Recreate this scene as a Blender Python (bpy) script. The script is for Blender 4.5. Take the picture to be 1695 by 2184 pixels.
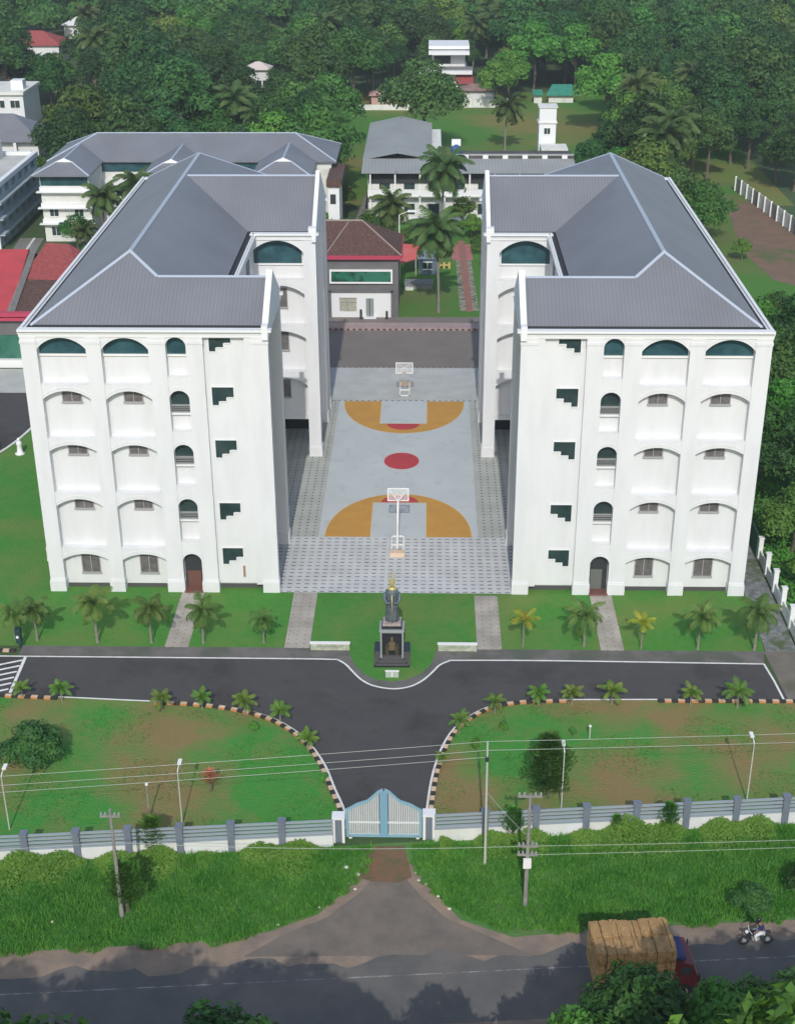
import bpy, bmesh, math, random
import numpy as np
from mathutils import Vector
R = math.radians
random.seed(7); rng = np.random.default_rng(11)
sc = bpy.context.scene
for o in list(bpy.data.objects): bpy.data.objects.remove(o)
col = sc.collection

# ------------------------------------------------------------------ camera
cam = bpy.data.cameras.new('camera'); cam.sensor_fit = 'HORIZONTAL'; cam.sensor_width = 36
cam.lens = 36*2963.757/1695; cam.clip_end = 3000; cam.clip_start = 0.5
camo = bpy.data.objects.new('camera', cam); col.objects.link(camo)
pit, yaw, rol = R(26.313), R(1.352), R(-0.259)
fw = Vector((-math.sin(yaw)*math.cos(pit), math.cos(yaw)*math.cos(pit), -math.sin(pit)))
r_ = Vector((math.cos(yaw), math.sin(yaw), 0)); u_ = r_.cross(fw)
rr = r_*math.cos(rol)+u_*math.sin(rol); uu = -r_*math.sin(rol)+u_*math.cos(rol)
from mathutils import Matrix
camo.matrix_world = Matrix(((rr.x, uu.x, -fw.x, 2.425), (rr.y, uu.y, -fw.y, -94.895), (rr.z, uu.z, -fw.z, 53.984), (0, 0, 0, 1)))
sc.camera = camo
CAM = Vector((2.425, -94.895, 53.984))

# ------------------------------------------------------------------ sky, sun, exposure
SUN_EL = R(38.5)
w = bpy.data.worlds.new('World'); sc.world = w; w.use_nodes = True
nt = w.node_tree; bg = nt.nodes['Background']
sky = nt.nodes.new('ShaderNodeTexSky'); sky.sky_type = 'NISHITA'; sky.sun_disc = False
sky.sun_elevation = SUN_EL; sky.sun_rotation = R(180); sky.air_density = 1.2; sky.dust_density = 1.5
nt.links.new(sky.outputs[0], bg.inputs[0]); bg.inputs[1].default_value = 0.15
sl = bpy.data.lights.new('sun', 'SUN'); sl.energy = 2.5; sl.angle = R(0.6); sl.color = (1, 0.965, 0.91)
so = bpy.data.objects.new('sun', sl); col.objects.link(so)
so.rotation_euler = Vector((0, -math.cos(SUN_EL), math.sin(SUN_EL))).to_track_quat('Z', 'Y').to_euler()
so.location = (0, -120, 90)
sc.view_settings.view_transform = 'Standard'; sc.view_settings.look = 'None'
sc.view_settings.exposure = 0.20; sc.view_settings.gamma = 1
try: sc.view_settings.use_curve_mapping = False
except Exception: pass

# ------------------------------------------------------------------ materials
MATS = {}
def nn(nt, t, **k):
    n = nt.nodes.new(t)
    for a, b in k.items(): setattr(n, a, b)
    return n
def mat(name, c, rough=.75, c2=None, scale=1.0, detail=5, lo=.35, hi=.65, bump=0, bscale=None, metal=0, spec=None, world=True, stretch=None, rnd=0, c3=None, scale3=.1, lo3=.45, hi3=.6, trans=0):
    if name in MATS: return MATS[name]
    m = bpy.data.materials.new(name); m.use_nodes = True; nt = m.node_tree; L = nt.links.new
    b = nt.nodes['Principled BSDF']; b.inputs['Roughness'].default_value = rough; b.inputs['Metallic'].default_value = metal
    if spec is not None: b.inputs['Specular IOR Level'].default_value = spec
    b.inputs['Base Color'].default_value = (*c, 1)
    vec = None
    if c2 is not None or bump or c3 is not None:
        if world: vec = nn(nt, 'ShaderNodeNewGeometry').outputs['Position']
        else: vec = nn(nt, 'ShaderNodeTexCoord').outputs['Object']
        if stretch:
            mp = nn(nt, 'ShaderNodeMapping'); mp.inputs['Scale'].default_value = stretch; L(vec, mp.inputs[0]); vec = mp.outputs[0]
    out = None
    if c2 is not None:
        n = nn(nt, 'ShaderNodeTexNoise'); n.inputs['Scale'].default_value = scale; n.inputs['Detail'].default_value = detail; n.inputs['Roughness'].default_value = .62
        L(vec, n.inputs['Vector'])
        mr = nn(nt, 'ShaderNodeMapRange'); mr.inputs[1].default_value = lo; mr.inputs[2].default_value = hi; L(n.outputs[0], mr.inputs[0])
        mx = nn(nt, 'ShaderNodeMix', data_type='RGBA'); mx.inputs[6].default_value = (*c, 1); mx.inputs[7].default_value = (*c2, 1); L(mr.outputs[0], mx.inputs[0]); out = mx.outputs[2]
    if c3 is not None:
        n = nn(nt, 'ShaderNodeTexNoise'); n.inputs['Scale'].default_value = scale3; n.inputs['Detail'].default_value = 6; n.inputs['Roughness'].default_value = .6
        L(vec, n.inputs['Vector'])
        mr = nn(nt, 'ShaderNodeMapRange'); mr.inputs[1].default_value = lo3; mr.inputs[2].default_value = hi3; L(n.outputs[0], mr.inputs[0])
        mx = nn(nt, 'ShaderNodeMix', data_type='RGBA'); mx.inputs[7].default_value = (*c3, 1); L(mr.outputs[0], mx.inputs[0])
        if out: L(out, mx.inputs[6])
        else: mx.inputs[6].default_value = (*c, 1)
        out = mx.outputs[2]
    if rnd:
        oi = nn(nt, 'ShaderNodeObjectInfo'); mr = nn(nt, 'ShaderNodeMapRange'); mr.inputs[3].default_value = 1-rnd; mr.inputs[4].default_value = 1+rnd; L(oi.outputs['Random'], mr.inputs[0])
        hs = nn(nt, 'ShaderNodeHueSaturation'); L(mr.outputs[0], hs.inputs['Value'])
        ml = nn(nt, 'ShaderNodeMath', operation='MULTIPLY'); ml.inputs[1].default_value = 7.31; L(oi.outputs['Random'], ml.inputs[0])
        fr = nn(nt, 'ShaderNodeMath', operation='FRACT'); L(ml.outputs[0], fr.inputs[0])
        m2 = nn(nt, 'ShaderNodeMapRange'); m2.inputs[3].default_value = .5-.035; m2.inputs[4].default_value = .5+.012; L(fr.outputs[0], m2.inputs[0]); L(m2.outputs[0], hs.inputs['Hue'])
        if out: L(out, hs.inputs['Color'])
        else: hs.inputs['Color'].default_value = (*c, 1)
        out = hs.outputs[0]
    if out: L(out, b.inputs['Base Color'])
    if bump:
        n = nn(nt, 'ShaderNodeTexNoise'); n.inputs['Scale'].default_value = bscale or 8; n.inputs['Detail'].default_value = 4; L(vec, n.inputs['Vector'])
        bp = nn(nt, 'ShaderNodeBump'); bp.inputs['Strength'].default_value = bump; bp.inputs['Distance'].default_value = .1; L(n.outputs[0], bp.inputs['Height']); L(bp.outputs[0], b.inputs['Normal'])
    if trans:
        tr = nn(nt, 'ShaderNodeBsdfTranslucent'); ms = nn(nt, 'ShaderNodeMixShader'); ms.inputs[0].default_value = trans
        if out: L(out, tr.inputs[0])
        else: tr.inputs[0].default_value = (*c, 1)
        L(b.outputs[0], ms.inputs[1]); L(tr.outputs[0], ms.inputs[2]); L(ms.outputs[0], nt.nodes['Material Output'].inputs[0])
    MATS[name] = m; return m

WHITE = mat('white_paint', (.66, .67, .675), .65, c2=(.60, .61, .61), scale=.55, detail=8, stretch=(1.6, 1.6, .35), lo=.42, hi=.72, bump=.05, bscale=3)
WHITE2 = mat('bright_white_paint', (.71, .72, .72), .55)
OFFW = mat('weathered_white_paint', (.66, .67, .63), .8, c2=(.46, .47, .43), scale=.7, detail=8, lo=.45, hi=.8)
CAPM = mat('ridge_flashing', (.42, .47, .54), .45, metal=.2)
DARKG = mat('dark_gutter', (.03, .032, .036), .7)
TEAL = mat('teal_glass', (.022, .062, .075), .12, c2=(.04, .105, .12), scale=.9, lo=.4, hi=.65, spec=.7)
DKGL = mat('dark_glass', (.018, .035, .038), .15, c2=(.035, .06, .06), scale=.8, spec=.7)
SHUT = mat('brown_grey_shutter', (.085, .078, .078), .6, c2=(.15, .14, .14), scale=2.2)
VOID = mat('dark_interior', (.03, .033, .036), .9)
RAILM = mat('grey_metal_rail', (.28, .29, .29), .5)
GREYW = mat('grey_wall_paint', (.15, .145, .15), .8, c2=(.12, .118, .12), scale=.5)
PINK = mat('crimson_fascia', (.42, .045, .09), .6)
TILE = mat('brown_roof_tile', (.075, .04, .032), .85, c2=(.15, .075, .055), scale=3.5, detail=3, lo=.45, hi=.7, bump=.6, bscale=6)
REDT = mat('red_roof_tile', (.36, .07, .065), .8, c2=(.22, .05, .045), scale=2.5, detail=4, bump=.5, bscale=6)
REDS = mat('red_painted_sheet', (.48, .055, .06), .6, c2=(.38, .05, .055), scale=.4)
LGREY = mat('light_grey_sheet', (.29, .29, .275), .7, c2=(.22, .22, .20), scale=.35, detail=8)
BLUEW = mat('pale_blue_wall', (.36, .44, .47), .7, c2=(.28, .34, .36), scale=.5)
CONC = mat('grey_concrete', (.22, .21, .195), .9, c2=(.16, .155, .145), scale=1.2, detail=8, bump=.2)
ASPH = mat('road_asphalt', (.052, .050, .051), .9, c2=(.067, .064, .064), scale=.45, detail=9, lo=.3, hi=.7, bump=.15, bscale=25, c3=(.040, .037, .036), scale3=.22, lo3=.52, hi3=.66)
LINE = mat('road_marking', (.72, .72, .70), .7, c2=(.5, .5, .48), scale=2.5, lo=.45, hi=.8)
BLACKST = mat('black_granite', (.018, .02, .026), .25, spec=.6)
GOLD = mat('gilded_metal', (.50, .42, .16), .4, metal=.35)
BRONZE = mat('blue_grey_bronze', (.13, .165, .18), .55, metal=.1, c2=(.05, .07, .085), scale=5)
ORANGE = mat('orange_court_paint', (.50, .265, .05), .8, c2=(.44, .23, .05), scale=.6)
REDC = mat('red_court_paint', (.46, .045, .055), .8, c2=(.38, .04, .05), scale=.6)
WMET = mat('white_metal', (.78, .78, .76), .45)
BARK = mat('tree_bark', (.16, .13, .10), .9, c2=(.09, .075, .06), scale=4, world=False)
PBARK = mat('palm_bark', (.26, .24, .20), .9, c2=(.16, .15, .12), scale=3, stretch=(1, 1, 6), world=False)
def leafmat(name, c, c2, rnd=.36, sc_=.45, tr=.28):
    return mat(name, c, .55, c2=c2, scale=sc_, detail=3, lo=.35, hi=.65, rnd=rnd, trans=tr, spec=.25, world=True)
LEAF = leafmat('broad_leaves', (0.038, 0.130, 0.027), (0.070, 0.192, 0.034))
LEAF2 = leafmat('olive_leaves', (0.070, 0.145, 0.027), (0.114, 0.192, 0.034))
LEAF3 = leafmat('fresh_leaves', (0.060, 0.220, 0.030), (0.096, 0.275, 0.040), .12)
LEAFD = leafmat('dark_leaves', (0.028, 0.095, 0.027), (0.053, 0.139, 0.030))
PALML = leafmat('palm_fronds', (.065, .150, .032), (.12, .20, .045), .18, .8)
PALMC = leafmat('coconut_fronds', (.050, .110, .030), (.10, .155, .045), .2, .9)
PALMY = leafmat('yellow_palm_fronds', (.30, .33, .03), (.14, .26, .03), .1, 1.2)
PALMG = leafmat('young_palm_fronds', (0.076, 0.192, 0.027), (0.144, 0.248, 0.045), .18, 1.2)
GRASSB = leafmat('verge_grass_blades', (0.074, 0.302, 0.042), (0.131, 0.381, 0.058), .05, .5, .45)

def nodes_mat(name):
    m = bpy.data.materials.new(name); m.use_nodes = True; return m, m.node_tree, m.node_tree.nodes['Principled BSDF']
# corrugated roofing: ribs run down each slope
def roofmat(name, c, pitch=.28, strength=.55, rough=.5):
    m, nt, b = nodes_mat(name); L = nt.links.new
    g = nn(nt, 'ShaderNodeNewGeometry'); sp = nn(nt, 'ShaderNodeSeparateXYZ'); L(g.outputs['Position'], sp.inputs[0])
    sn = nn(nt, 'ShaderNodeSeparateXYZ'); L(g.outputs['True Normal'], sn.inputs[0])
    ax = nn(nt, 'ShaderNodeMath', operation='ABSOLUTE'); L(sn.outputs[0], ax.inputs[0])
    ay = nn(nt, 'ShaderNodeMath', operation='ABSOLUTE'); L(sn.outputs[1], ay.inputs[0])
    gt = nn(nt, 'ShaderNodeMath', operation='GREATER_THAN'); L(ax.outputs[0], gt.inputs[0]); L(ay.outputs[0], gt.inputs[1])
    mx = nn(nt, 'ShaderNodeMix', data_type='FLOAT'); L(gt.outputs[0], mx.inputs[0]); L(sp.outputs[0], mx.inputs[2]); L(sp.outputs[1], mx.inputs[3])
    ml = nn(nt, 'ShaderNodeMath', operation='MULTIPLY'); ml.inputs[1].default_value = 2*math.pi/pitch; L(mx.outputs[0], ml.inputs[0])
    si = nn(nt, 'ShaderNodeMath', operation='SINE'); L(ml.outputs[0], si.inputs[0])
    bp = nn(nt, 'ShaderNodeBump'); bp.inputs['Strength'].default_value = strength; bp.inputs['Distance'].default_value = .03; L(si.outputs[0], bp.inputs['Height']); L(bp.outputs[0], b.inputs['Normal'])
    n = nn(nt, 'ShaderNodeTexNoise'); n.inputs['Scale'].default_value = .22; n.inputs['Detail'].default_value = 8; L(g.outputs['Position'], n.inputs['Vector'])
    mr = nn(nt, 'ShaderNodeMapRange'); mr.inputs[1].default_value = .3; mr.inputs[2].default_value = .7; L(n.outputs[0], mr.inputs[0])
    cm = nn(nt, 'ShaderNodeMix', data_type='RGBA'); cm.inputs[6].default_value = (*[v*.92 for v in c], 1); cm.inputs[7].default_value = (*[v*1.08 for v in c], 1); L(mr.outputs[0], cm.inputs[0])
    # rib valleys get a darker colour
    r2 = nn(nt, 'ShaderNodeMapRange'); r2.inputs[1].default_value = -1; r2.inputs[2].default_value = -.5; r2.inputs[3].default_value = .84; r2.inputs[4].default_value = 1; L(si.outputs[0], r2.inputs[0])
    hv = nn(nt, 'ShaderNodeHueSaturation'); L(cm.outputs[2], hv.inputs['Color']); L(r2.outputs[0], hv.inputs['Value']); L(hv.outputs[0], b.inputs['Base Color'])
    b.inputs['Roughness'].default_value = rough; b.inputs['Metallic'].default_value = .1; b.inputs['Specular IOR Level'].default_value = .3
    return m
ROOF = roofmat('blue_grey_roof_sheet', (.190, .197, .218), strength=.35)
ROOFL = roofmat('pale_grey_roof_sheet', (.30, .31, .30), .5, .3, .7)
# white perforated paving: grid of small dark openings
def pavemat(name, c, cd, px, py, wx, wy, c2=None, ox=0, oy=0):
    m, nt, b = nodes_mat(name); L = nt.links.new
    g = nn(nt, 'ShaderNodeNewGeometry'); sp = nn(nt, 'ShaderNodeSeparateXYZ'); L(g.outputs['Position'], sp.inputs[0])
    def cell(out, p, wd, off):
        a = nn(nt, 'ShaderNodeMath', operation='ADD'); a.inputs[1].default_value = off+1000*p; L(out, a.inputs[0])
        d = nn(nt, 'ShaderNodeMath', operation='DIVIDE'); d.inputs[1].default_value = p; L(a.outputs[0], d.inputs[0])
        f = nn(nt, 'ShaderNodeMath', operation='FRACT'); L(d.outputs[0], f.inputs[0])
        l = nn(nt, 'ShaderNodeMath', operation='LESS_THAN'); l.inputs[1].default_value = wd/p; L(f.outputs[0], l.inputs[0])
        return l.outputs[0], f.outputs[0]
    cx, fx = cell(sp.outputs[0], px, wx, ox); cy, fy = cell(sp.outputs[1], py, wy, oy)
    a = nn(nt, 'ShaderNodeMath', operation='MULTIPLY'); L(cx, a.inputs[0]); L(cy, a.inputs[1])
    n = nn(nt, 'ShaderNodeTexNoise'); n.inputs['Scale'].default_value = .5; n.inputs['Detail'].default_value = 9; L(g.outputs['Position'], n.inputs['Vector'])
    wn = nn(nt, 'ShaderNodeTexNoise'); wn.inputs['Scale'].default_value = 3; L(g.outputs['Position'], wn.inputs['Vector'])
    mr = nn(nt, 'ShaderNodeMapRange'); mr.inputs[1].default_value = .35; mr.inputs[2].default_value = .65; L(n.outputs[0], mr.inputs[0])
    cm = nn(nt, 'ShaderNodeMix', data_type='RGBA'); cm.inputs[6].default_value = (*c, 1); cm.inputs[7].default_value = (*(c2 or [v*.85 for v in c]), 1); L(mr.outputs[0], cm.inputs[0])
    mw = nn(nt, 'ShaderNodeMapRange'); mw.inputs[1].default_value = .35; mw.inputs[2].default_value = .6; mw.inputs[3].default_value = .55; mw.inputs[4].default_value = 1; L(wn.outputs[0], mw.inputs[0])
    a2 = nn(nt, 'ShaderNodeMath', operation='MULTIPLY'); L(a.outputs[0], a2.inputs[0]); L(mw.outputs[0], a2.inputs[1])
    c3 = nn(nt, 'ShaderNodeMix', data_type='RGBA'); c3.inputs[7].default_value = (*cd, 1); L(a2.outputs[0], c3.inputs[0]); L(cm.outputs[2], c3.inputs[6]); L(c3.outputs[2], b.inputs['Base Color'])
    b.inputs['Roughness'].default_value = .85; return m
SHUTF = mat('grey_window_frame', (.34, .34, .34), .6)
TEALF = mat('teal_window_bar', (.04, .10, .12), .5)
PAVE = pavemat('perforated_white_paving', (.54, .55, .55), (.09, .105, .10), .66, .60, .36, .15)
PAVES = pavemat('perforated_side_paving', (.40, .415, .38), (.05, .06, .05), .66, .60, .17, .17)
PAVEF = pavemat('far_pale_paving', (.45, .46, .44), (.27, .28, .25), .5, .5, .05, .05)
STONE = pavemat('stone_path_slabs', (.40, .365, .32), (.13, .12, .095), .60, .60, .11, .13, c2=(.27, .25, .215))
BROWNP = mat('brown_paving', (.165, .14, .125), .9, c2=(.20, .172, .155), scale=.3, detail=9, lo=.3, hi=.7, bump=.1)
COURT = mat('grey_court_surface', (.42, .46, .47), .85, c2=(.48, .515, .52), scale=.28, detail=9, lo=.3, hi=.7, c3=(.36, .385, .38), scale3=.7, lo3=.56, hi3=.78)
def grass(name, a, b2, br, s3=.12, lo3=.47, hi3=.6):
    return mat(name, a, .95, c2=b2, scale=1.6, detail=10, lo=.3, hi=.7, bump=.9, bscale=7, c3=br, scale3=s3, lo3=lo3, hi3=hi3, spec=.1)
LAWN1 = grass('mown_lawn', (.050, .200, .035), (.080, .230, .045), (.140, .205, .055), .16, .44, .68)
LAWN2 = grass('patchy_lawn', (.042, .240, .042), (.085, .235, .045), (.225, .175, .075), .085, .42, .56)
LAWN3 = grass('far_grass', (.055, .185, .034), (.095, .195, .042), (.15, .15, .06), .05, .46, .64)
SOIL = mat('verge_soil', (.06, .20, .035), .95, c2=(.10, .17, .05), scale=.5, detail=8, bump=.7, bscale=5)
FLOORF = mat('forest_floor', (.035, .085, .025), .95, c2=(.06, .09, .03), scale=.3, detail=8, bump=.5)
REDSOIL = mat('bare_red_soil', (.20, .115, .075), .95, c2=(.14, .10, .065), scale=.35, detail=9, bump=.5, bscale=4, c3=(.09, .11, .035), scale3=.13, lo3=.55, hi3=.66)
DIRT = mat('dusty_shoulder', (.30, .215, .155), .95, c2=(.17, .14, .115), scale=.55, detail=10, lo=.35, hi=.68, bump=.3, bscale=9)
GRAV = mat('grey_apron_dust', (.19, .155, .125), .95, c2=(.13, .112, .094), scale=.6, detail=10, bump=.3, bscale=9, c3=(.19, .15, .12), scale3=.25, lo3=.5, hi3=.7)

# ------------------------------------------------------------------ mesh helpers
class MB:
    def __init__(s): s.v = []; s.f = []; s.m = []
    def face(s, pts, mi=0):
        n = len(s.v); s.v += [tuple(p) for p in pts]; s.f.append(tuple(range(n, n+len(pts)))); s.m.append(mi); return s
    def box(s, x0, x1, y0, y1, z0, z1, mi=0):
        if x0 > x1: x0, x1 = x1, x0
        n = len(s.v); s.v += [(x, y, z) for z in (z0, z1) for y in (y0, y1) for x in (x0, x1)]
        for q in ((0, 2, 3, 1), (4, 5, 7, 6), (0, 1, 5, 4), (2, 6, 7, 3), (0, 4, 6, 2), (1, 3, 7, 5)): s.f.append(tuple(n+i for i in q)); s.m.append(mi)
        return s
    def ext(s, poly, c0, c1, axis='y', mi=0):
        f = (lambda a, b, c: (a, c, b)) if axis == 'y' else ((lambda a, b, c: (c, a, b)) if axis == 'x' else (lambda a, b, c: (a, b, c)))
        n = len(s.v); k = len(poly)
        s.v += [f(a, b, c0) for a, b in poly]+[f(a, b, c1) for a, b in poly]
        s.f.append(tuple(range(n, n+k))); s.f.append(tuple(reversed(range(n+k, n+2*k)))); s.m += [mi, mi]
        for i in range(k):
            j = (i+1) % k; s.f.append((n+i, n+k+i, n+k+j, n+j)); s.m.append(mi)
        return s
    def tube(s, pts, rad, seg=8, mi=0, cap=True):
        pts = [Vector(p) for p in pts]; k = len(pts); rad = rad if isinstance(rad, (list, tuple)) else [rad]*k
        n = len(s.v); up0 = Vector((0, 0, 1))
        for i, p in enumerate(pts):
            d = (pts[min(i+1, k-1)]-pts[max(i-1, 0)]).normalized()
            a = d.cross(up0)
            if a.length < 1e-3: a = Vector((1, 0, 0))
            a.normalize(); b = d.cross(a).normalized()
            for j in range(seg):
                t = 2*math.pi*j/seg; s.v.append(tuple(p+a*math.cos(t)*rad[i]+b*math.sin(t)*rad[i]))
        for i in range(k-1):
            for j in range(seg):
                q = (j+1) % seg; s.f.append((n+i*seg+j, n+i*seg+q, n+(i+1)*seg+q, n+(i+1)*seg+j)); s.m.append(mi)
        if cap:
            s.f.append(tuple(reversed(range(n, n+seg)))); s.f.append(tuple(range(n+(k-1)*seg, n+k*seg))); s.m += [mi, mi]
        return s
    def lathe(s, prof, cx, cy, seg=14, mi=0, sx=1, sy=1):
        n = len(s.v)
        for r, z in prof:
            for j in range(seg):
                t = 2*math.pi*j/seg; s.v.append((cx+r*math.cos(t)*sx, cy+r*math.sin(t)*sy, z))
        k = len(prof)
        for i in range(k-1):
            for j in range(seg):
                q = (j+1) % seg; s.f.append((n+i*seg+j, n+i*seg+q, n+(i+1)*seg+q, n+(i+1)*seg+j)); s.m.append(mi)
        s.f.append(tuple(reversed(range(n, n+seg)))); s.f.append(tuple(range(n+(k-1)*seg, n+k*seg))); s.m += [mi, mi]
        return s
    def cap(s, p, q, wd=.36, th=.07, mi=0):   # flashing strip along an edge
        p, q = Vector(p), Vector(q); d = (q-p).normalized(); a = d.cross(Vector((0, 0, 1))).normalized()*wd/2; h = Vector((0, 0, th))
        n = len(s.v); s.v += [tuple(v) for v in (p-a-h*.6, p+h, p+a-h*.6, q-a-h*.6, q+h, q+a-h*.6)]
        for t in ((0, 1, 4, 3), (1, 2, 5, 4), (0, 2, 1), (3, 4, 5), (0, 3, 5, 2)): s.f.append(tuple(n+i for i in t)); s.m.append(mi)
        return s
    def build(s, name, mats, parent=None, smooth=False, local=False):
        me = bpy.data.meshes.new(name)
        off = Vector((0, 0, 0)); p = parent
        while p is not None and not local: off += p.location; p = p.parent
        me.from_pydata([(x-off.x, y-off.y, z-off.z) for x, y, z in s.v], [], s.f)
        mats = mats if isinstance(mats, (list, tuple)) else [mats]
        for m in mats: me.materials.append(m)
        me.polygons.foreach_set('material_index', s.m)
        if smooth: me.polygons.foreach_set('use_smooth', [True]*len(s.f))
        bm = bmesh.new(); bm.from_mesh(me); bmesh.ops.recalc_face_normals(bm, faces=bm.faces); bm.to_mesh(me); bm.free()
        o = bpy.data.objects.new(name, me); col.objects.link(o)
        if parent is not None: o.parent = parent
        return o
def tag(o, label, cat, group=None, kind=None):
    if label: o['label'] = label
    if cat: o['category'] = cat
    if group: o['group'] = group
    if kind: o['kind'] = kind
    return o
def thing(name, label, cat, loc=(0, 0, 0), rz=0, group=None):
    o = bpy.data.objects.new(name, None); o.empty_display_size = .3; col.objects.link(o); o.location = loc; o.rotation_euler = (0, 0, rz)
    return tag(o, label, cat, group)
def struct(name, mb, m, **k):
    o = mb.build(name, m, **k); o['kind'] = 'structure'; return o
def dup(root, loc, rz=0, s=1, label=None, group=None):
    r = root.copy(); col.objects.link(r); r.location = loc; r.rotation_euler = (0, 0, rz); r.scale = (s, s, s)
    if label: r['label'] = label
    if group: r['group'] = group
    for ch in root.children:
        c = ch.copy(); col.objects.link(c); c.parent = r
        for g in ch.children:
            d = g.copy(); col.objects.link(d); d.parent = c
    return r
def arc(x0, x1, zs, za, n=12):
    w_ = (x1-x0)/2; h = za-zs; c = (x0+x1)/2
    if h < 1e-6: return [(x0, zs), (x1, zs)]
    r = (w_*w_+h*h)/(2*h); cz = za-r
    if h <= w_*1.001:
        t = math.asin(min(1, w_/r))
        return [(c+r*math.sin(a), cz+r*math.cos(a)) for a in [-t+2*t*i/n for i in range(n+1)]]
    return [(c-w_*math.cos(math.pi*i/n), zs+h*math.sin(math.pi*i/n)) for i in range(n+1)]
def poly(pts, z): return MB().face([(x, y, z) for x, y in pts])
def strip(pts, wd, z, m, name, dash=None, struct_=True):
    mb = MB(); hw = wd/2; P = [Vector((x, y, 0)) for x, y in pts]; N = []
    for i in range(len(P)):
        d = (P[min(i+1, len(P)-1)]-P[max(i-1, 0)]).normalized(); N.append(Vector((-d.y, d.x, 0)))
    for i in range(len(P)-1):
        a, b = P[i], P[i+1]
        mb.face([(a.x-N[i].x*hw, a.y-N[i].y*hw, z), (b.x-N[i+1].x*hw, b.y-N[i+1].y*hw, z), (b.x+N[i+1].x*hw, b.y+N[i+1].y*hw, z), (a.x+N[i].x*hw, a.y+N[i].y*hw, z)])
    return struct(name, mb, m)
def smooth_path(pts, n=6):
    P = [Vector((*p, 0)) for p in pts]; out = []
    for i in range(len(P)-1):
        p0, p1, p2, p3 = P[max(i-1, 0)], P[i], P[i+1], P[min(i+2, len(P)-1)]
        for k in range(n):
            t = k/n; q = .5*((2*p1)+(-p0+p2)*t+(2*p0-5*p1+4*p2-p3)*t*t+(-p0+3*p1-3*p2+p3)*t**3); out.append((q.x, q.y))
    out.append(tuple(P[-1][:2])); return out

# ------------------------------------------------------------------ ground, roads, court
struct('ground', poly([(-500, -220), (500, -220), (500, 900), (-500, 900)], -.02), FLOORF)
struct('lawn', poly([(-45, -8.3), (-9.3, -8.3), (-9.3, 1.2), (-26, 1.2), (-28, 6), (-36.5, 30), (-45, 12)], .0), LAWN1)
struct('lawn', poly([(9.3, -8.3), (27.0, -8.3), (27.4, -3), (27.4, 1.2), (9.3, 1.2)], .0), LAWN1)
semi = [(-3.2, -8.3), (-3.05, -9.4), (-2.6, -10.7), (-1.9, -11.8), (-1.0, -12.45), (0.1, -12.65), (1.1, -12.4), (1.9, -11.8), (2.6, -10.8), (3.0, -9.5), (3.2, -8.3)]
struct('lawn', poly([(-9.3, -8.3)]+semi+[(9.3, -8.3), (9.3, -.1), (-9.3, -.1)], .0082), LAWN1)
struct('paving', poly([(-27, -.1), (-9.3, -.1), (9.3, -.1), (27, -.1), (27, 48), (-27, 48)], -.008), CONC)
struct('paving', poly([(-9.6, -.1), (9.6, -.1), (9.6, 1.5), (13.5, 1.5), (13.5, 9.4), (-13.5, 9.4), (-13.5, 1.5), (-9.6, 1.5)], .004), PAVE)
for s in (-1, 1): struct('paving', poly([(s*6.75, 9.4), (s*13.5, 9.4), (s*13.5, 40.6), (s*6.75, 40.6)], .004), PAVES)
struct('basketball_court', poly([(-6.75, 9.4), (6.75, 9.4), (6.75, 40.6), (-6.75, 40.6)], .004), COURT)
struct('paving', poly([(-13.5, 40.6), (13.5, 40.6), (13.5, 50.4), (-13.5, 50.4)], .004), PAVEF)
struct('paving', poly([(-40, 50.4), (40, 50.4), (40, 63.0), (-40, 63.0)], .004), BROWNP)
for yy, st in ((40.45, .0), (50.3, .0)):
    mb = MB()
    x = -8.2
    while x < 8.2: mb.box(x, x+.3, yy, yy+.16, .005, .012); x += .62
    struct('drain_cover', mb, mat('drain_dark', (.10, .105, .10)))
# court paint
def arcpoly(yb, ya, k, hw, ky, sgn):
    out = []
    n = 28
    arcp = [(-hw*math.cos(math.pi*i/n), yb+(ya-yb)*math.sin(math.pi*i/n)**.92) for i in range(n+1)]
    return arcp
for (yb, ya, yk) in ((9.45, 17.9, 16.1), (40.35, 31.8, 34.25)):
    A = arcpoly(yb, ya, 2.3, 6.25, yk, 1)
    struct('court_marking', poly(A+[(2.3, yb), (2.3, yk), (-2.3, yk), (-2.3, yb)], .010), ORANGE)
    sg = 1 if ya > yb else -1
    struct('court_marking', poly([(1.65*math.cos(math.pi*i/16), yk+sg*1.55*math.sin(math.pi*i/16)) for i in range(17)], .015), REDC)
    mk = mat('cream_court_line', (.56, .47, .30), .8)
    strip(A, .09, .014, mk, 'court_marking'); strip([(-2.34, yb), (-2.34, yk-.0)], .09, .019, mk, 'court_marking'); strip([(2.34, yb), (2.34, yk)], .09, .019, mk, 'court_marking'); strip([(-2.3, yk-sg*.04), (2.3, yk-sg*.04)], .09, .022, mk, 'court_marking')
struct('court_marking', poly([(1.65*math.cos(2*math.pi*i/36), 25.15+1.9*math.sin(2*math.pi*i/36)) for i in range(36)], .010), REDC)
strip([(1.7*math.cos(2*math.pi*i/36), 25.15+1.95*math.sin(2*math.pi*i/36)) for i in range(37)], .07, .014, mat('pale_court_line', (.55, .42, .42), .8), 'court_marking')
# stone paths through the front lawn
for x0, x1, y1 in ((-16.75, -15.0, .7), (-7.95, -6.1, -.1), (6.15, 7.95, -.45), (15.15, 16.85, .7)):
    struct('path', poly([(x0, -8.36), (x1, -8.36), (x1, y1), (x0, y1)], .018), STONE)
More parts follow.
